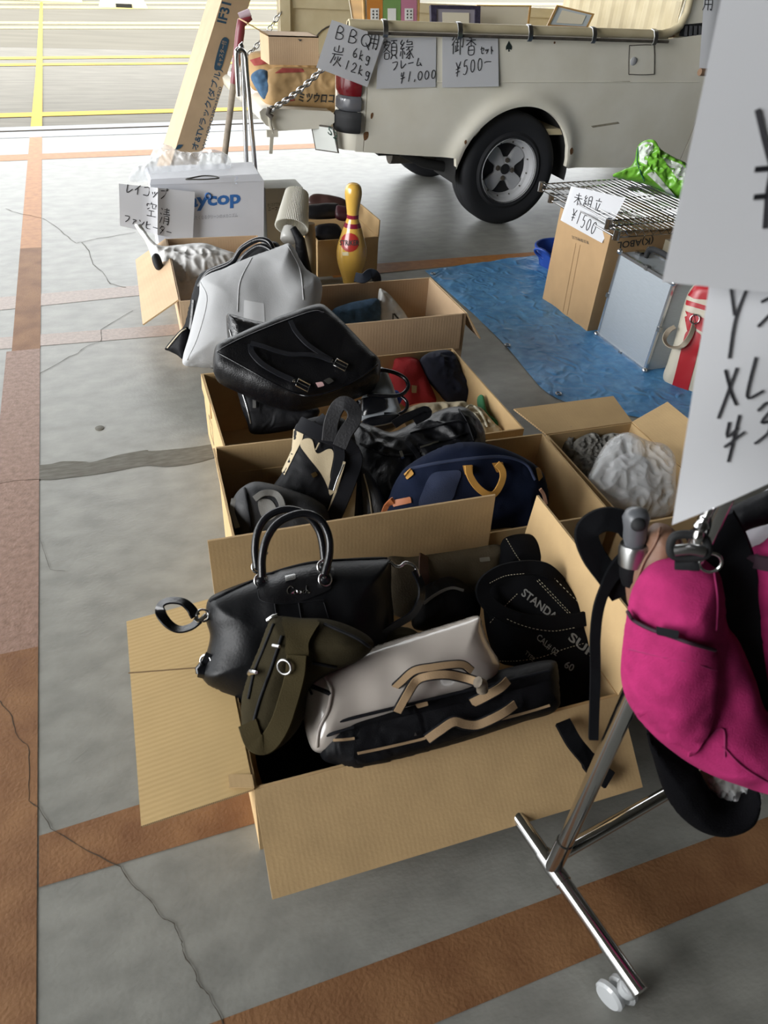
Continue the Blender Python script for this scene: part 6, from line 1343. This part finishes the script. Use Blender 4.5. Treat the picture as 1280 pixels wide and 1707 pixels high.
# bubble-wrap carton
cR = Carton('small open carton with bubble wrap and crumpled newspaper, flaps open, in front of the tarp', (1.068, 1.035), -1.5, .285, .415, .21)
cR.flap('back', .115, 12, skew=(-.0, .05)); cR.flap('right', .13, 18, .10, 1.0, skew=(0, .02)); cR.flap('front', .09, -60)
M_NEWS = mat('grey_newsprint', '8f8d86', rough=.9, color2='5d5b57', noise_scale=55, bump=.3, bump_scale=60)
for i, (px, lb) in enumerate((([(937, 714), (945, 709), (954, 714), (955, 745), (962, 758), (948, 764), (936, 745)], 'upright twist of grey newspaper at the left back of the bubble wrap carton'), ([(955, 740), (972, 726), (990, 722), (1000, 740), (985, 765), (962, 770)], 'dark crumpled newspaper ball in the middle of the bubble wrap carton'), ([(975, 745), (1000, 728), (1020, 722), (1040, 730), (1020, 755), (990, 772)], 'pale crumpled newspaper ball beside the bubble wrap'), ([(955, 762), (980, 758), (1000, 770), (990, 800), (965, 790)], 'crumpled newspaper ball lowest in the bubble wrap carton'))):
    s = soft('newspaper_ball', M_NEWS, None, px, (sum(p[0] for p in px) / len(px), sum(p[1] for p in px) / len(px), .17 if i < 3 else .14), (-.1, -.65, .75), front=.025, back=.04, rad=.025, wr=.012, ws=34, seed=50 + i, ridge=True, cells=24)
    tag(s.o, lb, 'newspaper')
M_BUBBLE = mat('bubble_wrap', 'e6e9eb', rough=.1, alpha=.36, spec=.9, bump=.7, bump_scale=130, crease=.6, crease_scale=14, coat=.8)
bw = soft('bubble_wrapped_item', M_BUBBLE, None, [(978, 808), (990, 775), (1005, 745), (1022, 728), (1045, 722), (1075, 735), (1105, 742), (1122, 765), (1124, 800), (1122, 850), (1090, 866), (1040, 866), (1000, 840)], (1060, 800, .19), (-.15, -.6, .8), front=.045, back=.06, rad=.06, wr=.012, ws=9, seed=60, cells=64, ridge=True)
tag(bw.o, 'item wrapped in clear bubble wrap filling the small open carton', 'bubble wrap')
core = soft('wrapped_core', mat('grey_wrapped_thing', 'b4b4b6', rough=.6), bw.o, [(1000, 810), (1020, 770), (1050, 755), (1085, 775), (1095, 830), (1050, 850), (1010, 835)], (1055, 805, .165), (-.15, -.6, .8), front=.03, back=.03, rad=.04)

# ================================================================ THE CLOTHES RACK AND WHAT HANGS ON IT
rk = thing('clothes_rack', 'chrome clothes rack on castors at the right, its front foot nearest the camera', 'clothes rack', (.53, .42, 0))
zt = .088; ra = V(.553, .222, zt); rc = V(.524, .420, zt); rd_ = nrm(rc - ra); rb_ = rc + rd_ * .19
obj('foot_tube', MB().tube([ra, rb_], .0125, 16), M_CHROME, rk, True)
obj('foot_collar', MB().tube([rc - rd_ * .028, rc + rd_ * .028], .0145, 16), M_CHROME, rk, True)
obj('upright', MB().tube([rc, rc + V(.004, .0, .10), rc + V(.035, .005, 1.5)], .0125, 16), M_CHROME, rk, True)
obj('upright_socket', MB().tube([rc, rc + V(.003, 0, .085)], .0142, 16), M_CHROME, rk, True)
sb0 = rc + V(.0, .0, .012); sb1 = V(1.75, .60, zt + .012)
obj('side_bar', MB().tube([sb0 + V(0, .012, 0), sb1], .0105, 14), M_CHROME, rk, True); obj('side_bar', MB().tube([sb0 + V(.0, .0, .028), sb1 + V(0, 0, .026)], .0105, 14), M_CHROME, rk, True)
r2 = V(1.75, .60, zt)
obj('foot_tube', MB().tube([r2 - rd_ * .2, r2 + rd_ * .2], .0125, 14), M_CHROME, rk, True); obj('upright', MB().tube([r2, r2 + V(.03, 0, 1.5)], .0125, 14), M_CHROME, rk, True)
obj('hanging_rail', MB().tube([rc + V(.035, .005, 1.5), r2 + V(.03, 0, 1.5)], .0125, 14), M_CHROME, rk, True)
M_CAST = mat('clear_caster_plastic', 'bfc2c4', rough=.12, alpha=.75, spec=.7)
for c, d in ((ra, -1), (rb_, 1), (r2 - rd_ * .2, -1), (r2 + rd_ * .2, 1)):
    p = c - rd_ * (-.012 if d < 0 else .012); h = obj('caster', MB().lathe([(.0, zt - .012), (.014, zt - .016), (.016, zt - .03), (.010, zt - .04), (0, zt - .04)], V(p[0], p[1], 0), (0, 0, 1), 16), M_CAST, rk, True)
    for s_ in (-1, 1):
        q = V(p[0], p[1], .024) + V(.012 * s_ - .004, .008, 0); obj('caster_wheel', MB().lathe([(0, -.007), (.020, -.007), (.024, -.003), (.024, .004), (.020, .007), (0, .007)], q, (1, .35, 0), 24), M_CAST, h, smooth=40)
    obj('end_cap', MB().lathe([(.0128, 0), (.0128, .004), (0, .005)], c, -rd_ * -d, 16), M_CHROME, rk, True)
NF = (-.46, -.85, .22)
D = depth_of
dU = lambda z: D(rc + V(.035 * z / 1.5, 0, z - zt))
def zD(px, d): return (px[0], px[1], 0, d)
M_PINK = mat('pink_canvas', 'a02a60', rough=.9, spec=.15, noise_amt=.14, noise_scale=50, detail=8, bump=.3, bump_scale=500, crease=.3, crease_scale=9)
pkb = soft('pink_bag', M_PINK, None, [(1048, 1010), (1056, 985), (1075, 958), (1100, 942), (1140, 936), (1180, 940), (1198, 955), (1206, 985), (1212, 1040), (1232, 1070), (1258, 1130), (1280, 1190), (1330, 1220), (1340, 1318), (1260, 1304), (1200, 1285), (1150, 1264), (1108, 1236), (1072, 1204), (1046, 1170), (1035, 1130), (1036, 1090), (1042, 1045)], zD((1130, 1120), dU(.48) - .11), NF, front=.05, back=.05, rad=.07, wr=.015, ws=4.5, seed=71, cells=60, ridge=True)
tag(pkb.o, 'bright pink canvas bag with a front pocket hanging on the clothes rack', 'bag')
patch('front_pocket', pkb, [(1046, 1024), (1060, 1034), (1090, 1050), (1140, 1070), (1192, 1082), (1198, 1120), (1196, 1170), (1182, 1225), (1176, 1232), (1150, 1262), (1108, 1240), (1072, 1205), (1046, 1160), (1039, 1110), (1041, 1060)], M_PINK, pkb.o, off=.004, t=.006)
cord('pocket_binding', pkb, [(1046, 1020), (1056, 1034), (1082, 1048), (1110, 1058), (1150, 1072), (1192, 1084)], .0022, mat('dark_plum_binding', '2a1020', rough=.7), pkb.o, off=.011)
patch('black_tab', pkb, [(1094, 1044), (1132, 1052), (1130, 1066), (1094, 1058)], M_WEB, pkb.o, sm=False, off=.012, t=.004)
for px in ([(1048, 1082), (1090, 1092), (1150, 1104), (1194, 1118)], [(1190, 950), (1196, 1000), (1194, 1050)], [(1205, 1245), (1240, 1280), (1290, 1310)], [(1176, 1232), (1205, 1215), (1208, 1262)]): cord('seam', pkb, px, .0012, mat('pink_seam', '8c1c54', rough=.8), pkb.o, off=.009 if px[0][0] == 1048 else .001)
patch('hanging_tab', pkb, [(1124, 925), (1166, 925), (1166, 952), (1124, 950)], M_WEB, pkb.o, sm=False, off=.01, t=.004)
bkp = pkb.pl
obj('buckle', MB().tube(cr([bkp(*p, .04) for p in [(1118, 922), (1118, 905), (1126, 893), (1150, 891), (1172, 895), (1180, 910), (1176, 925), (1150, 930), (1128, 928)]], 4, True), .0045, 8, closed=True), M_RUBBER, pkb.o, True)
obj('buckle_bar', MB().tube([bkp(1124, 918, .042), bkp(1150, 915, .045), bkp(1172, 919, .042)], .006, 10), M_STEEL, pkb.o, True)
obj('side_ring', MB().ring(bkp(1184, 938, .035), NF, .011, .0018, 20, 8), M_CHROME, pkb.o, True)
obj('swivel_hook', MB().tube(cr([bkp(*p, .045) for p in [(1160, 905), (1166, 885), (1172, 868), (1178, 858), (1184, 845)]], 5), [.004, .005, .006, .006, .005, .004, .006, .008, .007, .006, .005, .005, .005, .004, .004, .004, .004, .004, .004, .004, .004], 8), M_CHROME, pkb.o, True)
dS = D(pkb.pl(1200, 1000)) - .02
spl = Plane(PD(1220, 1000, dS + .05), NF)
st = obj('shoulder_strap', MB().ribbon(cr([spl(*p) for p in [(1180, 870), (1202, 910), (1218, 960), (1222, 1010), (1236, 1070), (1256, 1140), (1270, 1210), (1275, 1250)]], 6), .058, NF, .005), M_WEB, pkb.o, smooth=40)
pk2 = soft('pink_bag_side', M_PINK, pkb.o, [(1250, 930), (1270, 915), (1330, 910), (1340, 1240), (1290, 1230), (1268, 1150), (1252, 1050)], zD((1290, 1080), dS + .08), NF, front=.03, back=.04, rad=.05, wr=.004)
strap('top_binding', pk2, [(1240, 928), (1270, 938), (1320, 945)], .018, mat('dark_plum_binding', '2a1020'), pkb.o, off=.004)
wc = soft('white_garment', mat('white_cotton', 'c9cbd2', rough=.9, bump=.2, bump_scale=200), None, [(1200, 880), (1225, 850), (1260, 830), (1340, 800), (1340, 930), (1270, 925), (1225, 930), (1205, 915)], zD((1260, 880), dU(.7) + .12), NF, front=.02, back=.03, rad=.05, wr=.008)
tag(wc.o, 'white cotton garment hanging behind the black strap at the right edge', 'garment')
s = soft('black_garment', M_NYLON, None, [(1190, 872), (1215, 850), (1340, 800), (1340, 850), (1250, 880), (1225, 895), (1200, 900)], zD((1240, 862), dU(.7) + .02), NF, front=.015, back=.02, rad=.02, wr=.003)
tag(s.o, 'black padded strap crossing in front of the white garment', 'strap')
# black mesh cap under the pink bag
cap = soft('mesh_cap', mat('black_mesh', '08080b', rough=.9, spec=.08, bump=.5, bump_scale=420), None, [(1078, 1222), (1100, 1240), (1140, 1268), (1164, 1284), (1178, 1308), (1196, 1335), (1222, 1346), (1245, 1340), (1262, 1322), (1268, 1330), (1260, 1362), (1232, 1380), (1200, 1386), (1160, 1376), (1126, 1350), (1106, 1318), (1090, 1270)], zD((1150, 1320), dU(.30) - .06), NF, front=.03, back=.05, rad=.04, wr=.003, ws=14, seed=9)
tag(cap.o, 'black mesh cap hanging below the pink bag', 'cap')
s = soft('clear_bag', M_CLEAR, None, [(1172, 1285), (1200, 1290), (1235, 1296), (1266, 1304), (1268, 1328), (1240, 1344), (1215, 1346), (1192, 1334)], zD((1220, 1325), dU(.28) - .03), NF, front=.02, back=.02, rad=.02, wr=.012, ws=40, ridge=True)
tag(s.o, 'scrunched clear plastic bag inside the black mesh cap', 'plastic bag')
obj('inner_band', MB().ribbon(cr([cap.pl(*p, -.03) for p in [(1160, 1285), (1185, 1325), (1215, 1340), (1255, 1335)]], 5), .035, NF, .002), mat('beige_lining', 'a08d76', rough=.8), cap.o, smooth=40)
# brown leather bag with a folding umbrella, black straps
dB = dU(.62) - .02
M_BROWN = mat('soft_brown_leather', '7c5b48', rough=.55, bump=.15, bump_scale=120)
brn = soft('brown_bag', M_BROWN, None, [(1040, 945), (1044, 930), (1070, 912), (1082, 888), (1100, 878), (1124, 884), (1140, 910), (1140, 960), (1100, 990), (1070, 1005), (1048, 1010), (1042, 975)], zD((1085, 945), dB), NF, front=.025, back=.04, rad=.035, wr=.006, ws=14, seed=81)
tag(brn.o, 'brown leather bag hanging behind the pink bag with an umbrella handle in it', 'bag'); cord('seam', brn, [(1100, 880), (1092, 905), (1074, 935), (1062, 965)], .0018, M_BROWN, brn.o, off=.001)
upl = Plane(PD(1060, 900, dB - .012), NF)
u0, u1 = upl(1056, 930), upl(1060, 866); ux = nrm(u1 - u0); ul = np.linalg.norm(u1 - u0)
um = thing('folding_umbrella', 'folding umbrella with a grey push-button handle stuck in the brown bag', 'umbrella', u0)
obj('handle', MB().lathe([(.006, 0), (.011, ul * .12), (.0135, ul * .35), (.0135, ul * .6), (.0155, ul * .85), (.012, ul * 1.02), (.006, ul * 1.08), (0, ul * 1.09)], u0 + ux * ul * .2, ux, 24), mat('grey_grip_plastic', '55575b', rough=.35), um, True)
obj('collar', MB().lathe([(.0175, -.012), (.018, .008), (.016, .014), (.0, .014)], u0 + ux * ul * .1, ux, 24), M_STEEL, um, True)
obj('canopy', MB().lathe([(.012, -.04), (.015, -.03), (.016, -.012), (0, -.012)], u0 + ux * ul * .1, ux, 20), M_NYLON, um, True)
bp_ = u0 + ux * ul * 1.0 + upl.n * .014; obj('push_button', MB().lathe([(.008, -.004), (.008, .004), (.005, .007), (.0, .008)], bp_, nrm(upl.n + ux * .5), 18), M_RUBBER, um, True)
sp2 = Plane(PD(1010, 950, dB + .05), NF)
bs = thing('black_strap', 'looped black padded strap hanging left of the brown bag down over the work tote', 'strap', sp2(990, 1228))
obj('padded_loop', MB().ribbon(cr([sp2(*p) for p in [(1052, 884), (1040, 871), (1006, 866), (978, 886), (987, 922), (1012, 958), (1036, 990)]], 7), .030, [nrm(np.array(NF) + V(0, 0, .6 * math.sin(i / 12))) for i in range(43)], .007), M_CANVAS, bs, smooth=40)
obj('long_strap', MB().ribbon(cr([sp2(p[0], p[1], .012) for p in [(1046, 932), (1030, 945), (1013, 970), (998, 1010), (992, 1060), (992, 1126), (989, 1230)]], 7), [.028 - .014 * min(1, i / 16) for i in range(43)], NF, .005), M_CANVAS, bs, smooth=40)
# the two big price papers hanging in front of the rack
p1_ = Plane(PD(1190, 250, .47), (-.50, -.84, .20)); p2_ = Plane(PD(1190, 650, .56), (-.50, -.84, .16))
sh1 = Sheet(p1_, [(1208, -30), (1480, -30), (1440, 500), (1105, 463)], lambda a, b: .012 * math.sin(2.2 * b) * (1 - a * .5), off=.0)
sh2 = Sheet(p2_, [(1184, 463), (1460, 440), (1430, 735), (1120, 875)], lambda a, b: .010 * math.sin(2.6 * a + .5) * (.3 + b) + .006 * math.sin(5 * b), off=.0)
paper('large white paper price sign hanging nearest the camera at the upper right edge', sh1, [('¥', (1232, 345), (85, 10), (20, -190))], .0035)
paper('white paper price sign with an XL size hanging just below the largest sign', sh2, [('Y=', (1205, 577), (52, -8), (10, -104)), ('XL', (1196, 682), (42, -8), (8, -76)), (['¥h', '3', '.'], (1198, 778), (48, -16), (8, -74))], .0021)
